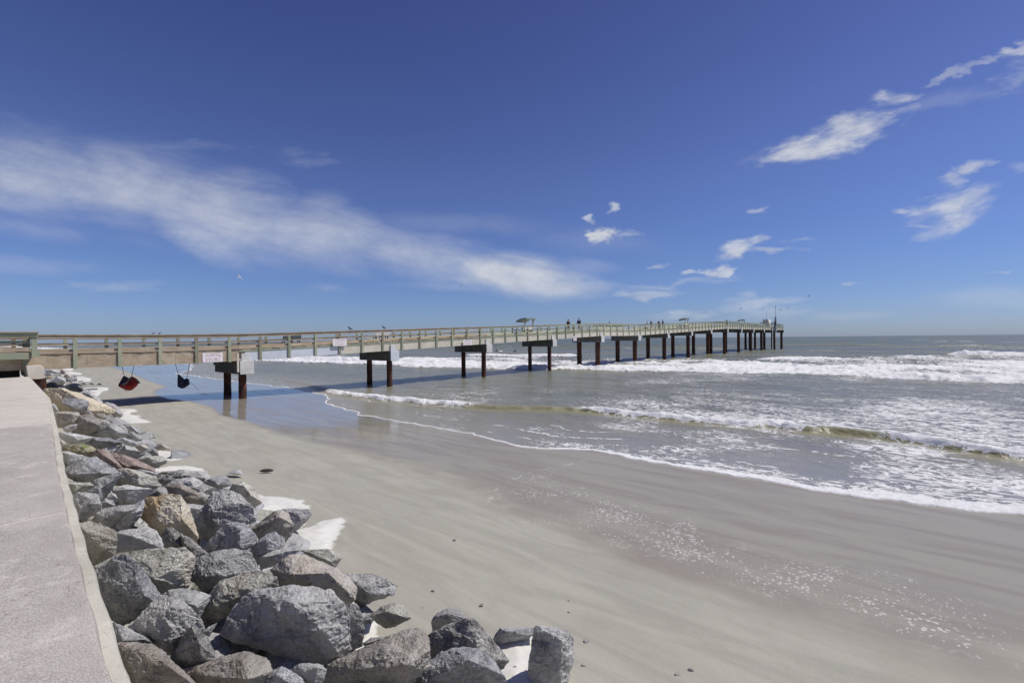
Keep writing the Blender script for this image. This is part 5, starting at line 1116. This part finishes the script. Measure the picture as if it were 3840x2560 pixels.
# ================================================================== LIGHT AND SKY
tr = Vector((-.686, -.028, -1.0)).normalized()
el = math.asin(-tr.z); az = math.atan2(-tr.x, -tr.y)
sun = bpy.data.lights.new('sun', 'SUN'); sun.energy = 4.1; sun.angle = math.radians(.53); sun.color = (1, .955, .89)
so = bpy.data.objects.new('sun', sun); C.objects.link(so); so.rotation_euler = tr.to_track_quat('-Z', 'Y').to_euler()
w = bpy.data.worlds.new('World'); sc.world = w; w.use_nodes = True; nt = w.node_tree; nt.nodes.clear()
class WN(NT):
    def __init__(s, tree): s.t = tree
k = WN(nt); out = k.n('ShaderNodeOutputWorld'); bg = k.n('ShaderNodeBackground'); k.l(bg.outputs[0], out.inputs[0]); bg.inputs[1].default_value = SKYS
sky = k.n('ShaderNodeTexSky'); sky.sky_type = 'NISHITA'; sky.sun_disc = False; sky.sun_elevation = el; sky.sun_rotation = az; sky.altitude = 0; sky.air_density = 1.0; sky.dust_density = .35; sky.ozone_density = 2.2
gv = k.n('ShaderNodeTexCoord').outputs['Generated']; sx = k.n('ShaderNodeSeparateXYZ'); k.l(gv, sx.inputs[0])
yy = k.math('MAXIMUM', sx.outputs[1], .02); uu = k.math('DIVIDE', sx.outputs[0], yy); vv = k.math('DIVIDE', sx.outputs[2], yy)
cb = k.n('ShaderNodeCombineXYZ'); k.l(uu, cb.inputs[0]); k.l(vv, cb.inputs[1]); uv = cb.outputs[0]
def warp(vec, scale, sc3, amp, detail):
    mp = k.n('ShaderNodeMapping'); mp.inputs['Scale'].default_value = sc3; k.l(vec, mp.inputs[0]); nn = k.noise(mp.outputs[0], scale, detail, .6, 0, 1)
    s1 = k.n('ShaderNodeVectorMath', operation='SUBTRACT'); k.l(nn, s1.inputs[0]); s1.inputs[1].default_value = (.5, .5, .5)
    s2 = k.n('ShaderNodeVectorMath', operation='MULTIPLY'); k.l(s1.outputs[0], s2.inputs[0]); s2.inputs[1].default_value = amp
    s3 = k.n('ShaderNodeVectorMath', operation='ADD'); k.l(vec, s3.inputs[0]); k.l(s2.outputs[0], s3.inputs[1]); return s3.outputs[0]
uvs = warp(uv, 5, (1, 2, 1), (.10, .03, 0), 4)
uvw = warp(warp(uv, 6, (1, 2, 1), (.16, .045, 0), 3), 22, (1, 1.6, 1), (.05, .022, 0), 6)
front = k.mr(sx.outputs[1], .05, .2)
def wnoise(scale, sc3, rot, detail, dist=0.0, rough=.6):
    mp = k.n('ShaderNodeMapping'); mp.inputs['Scale'].default_value = sc3; mp.inputs['Rotation'].default_value = (0, 0, rot); k.l(uv, mp.inputs[0]); return k.noise(mp.outputs[0], scale, detail, rough, dist)
nC = wnoise(16, (1, 1.5, 1), -.2, 4, 0, .65)
def field(rot, sx_, sy_, vec, det):
    mp = k.n('ShaderNodeMapping'); mp.inputs['Rotation'].default_value = (0, 0, math.radians(-rot)); k.l(vec, mp.inputs[0])
    m2 = k.n('ShaderNodeMapping'); m2.inputs['Scale'].default_value = (sx_, sy_, 1); k.l(mp.outputs[0], m2.inputs[0]); return k.noise(m2.outputs[0], 1.0, det, .62, .3)
FLD = {'big': field(-13, 3.2, 14, uv, 9), 'up': field(15, 7, 26, uv, 8), 'flat': field(3, 7, 38, uv, 8), 'puff': field(10, 18, 30, uv, 8)}
def cloud(cx, cy, hl, hw, ang, op, nz, amp, soft=.5):
    d = ray(cx, cy); mp = k.n('ShaderNodeMapping'); mp.vector_type = 'TEXTURE'
    big = nz == 'A'
    mp.inputs['Location'].default_value = (d[0], d[2], 0); mp.inputs['Rotation'].default_value = (0, 0, math.radians(ang)+.0099); mp.inputs['Scale'].default_value = (hl/F, hw/F, 1); k.l(uvs if big else uvw, mp.inputs[0])
    ln = k.n('ShaderNodeVectorMath', operation='LENGTH'); k.l(mp.outputs[0], ln.inputs[0])
    n_ = FLD['big' if big else 'puff' if nz == 'C' else 'up' if ang >= 9 else 'flat']
    f = k.math('MULTIPLY_ADD', k.math('SUBTRACT', n_, .5), amp*(1.15 if big else 1.5), k.math('SUBTRACT', 1.15 if big else 1.0, ln.outputs['Value']))
    return k.math('MULTIPLY', k.math('MULTIPLY', k.mr(f, -.05, soft), k.mr(n_, .25, .68, .66 if big else .45, 1.0)), op)
acc = None
for c_ in CLOUDS:
    m_ = cloud(*c_); acc = m_ if acc is None else k.math('MAXIMUM', acc, m_)
acc = k.math('MULTIPLY', acc, front)
hz = k.mr(sx.outputs[2], 0, .65, 0, 1, False)
hs = k.n('ShaderNodeHueSaturation'); k.l(sky.outputs[0], hs.inputs['Color']); hs.inputs['Hue'].default_value = SKYH; hs.inputs['Saturation'].default_value = 1.0
tint = k.ramp(hz, SKYT); skc = k.mix(1.0, hs.outputs[0], tint, 'MULTIPLY')
cl = k.mix(k.mr(nC, .3, .7), CLC1, CLC2)
k.l(k.mix(acc, skc, cl), bg.inputs[0])
vs_ = sc.view_settings; vs_.view_transform = 'Standard'; vs_.look = 'None'; vs_.exposure = EXPO; vs_.gamma = 1
sc.cycles.use_denoising = True; sc.cycles.max_bounces = 5
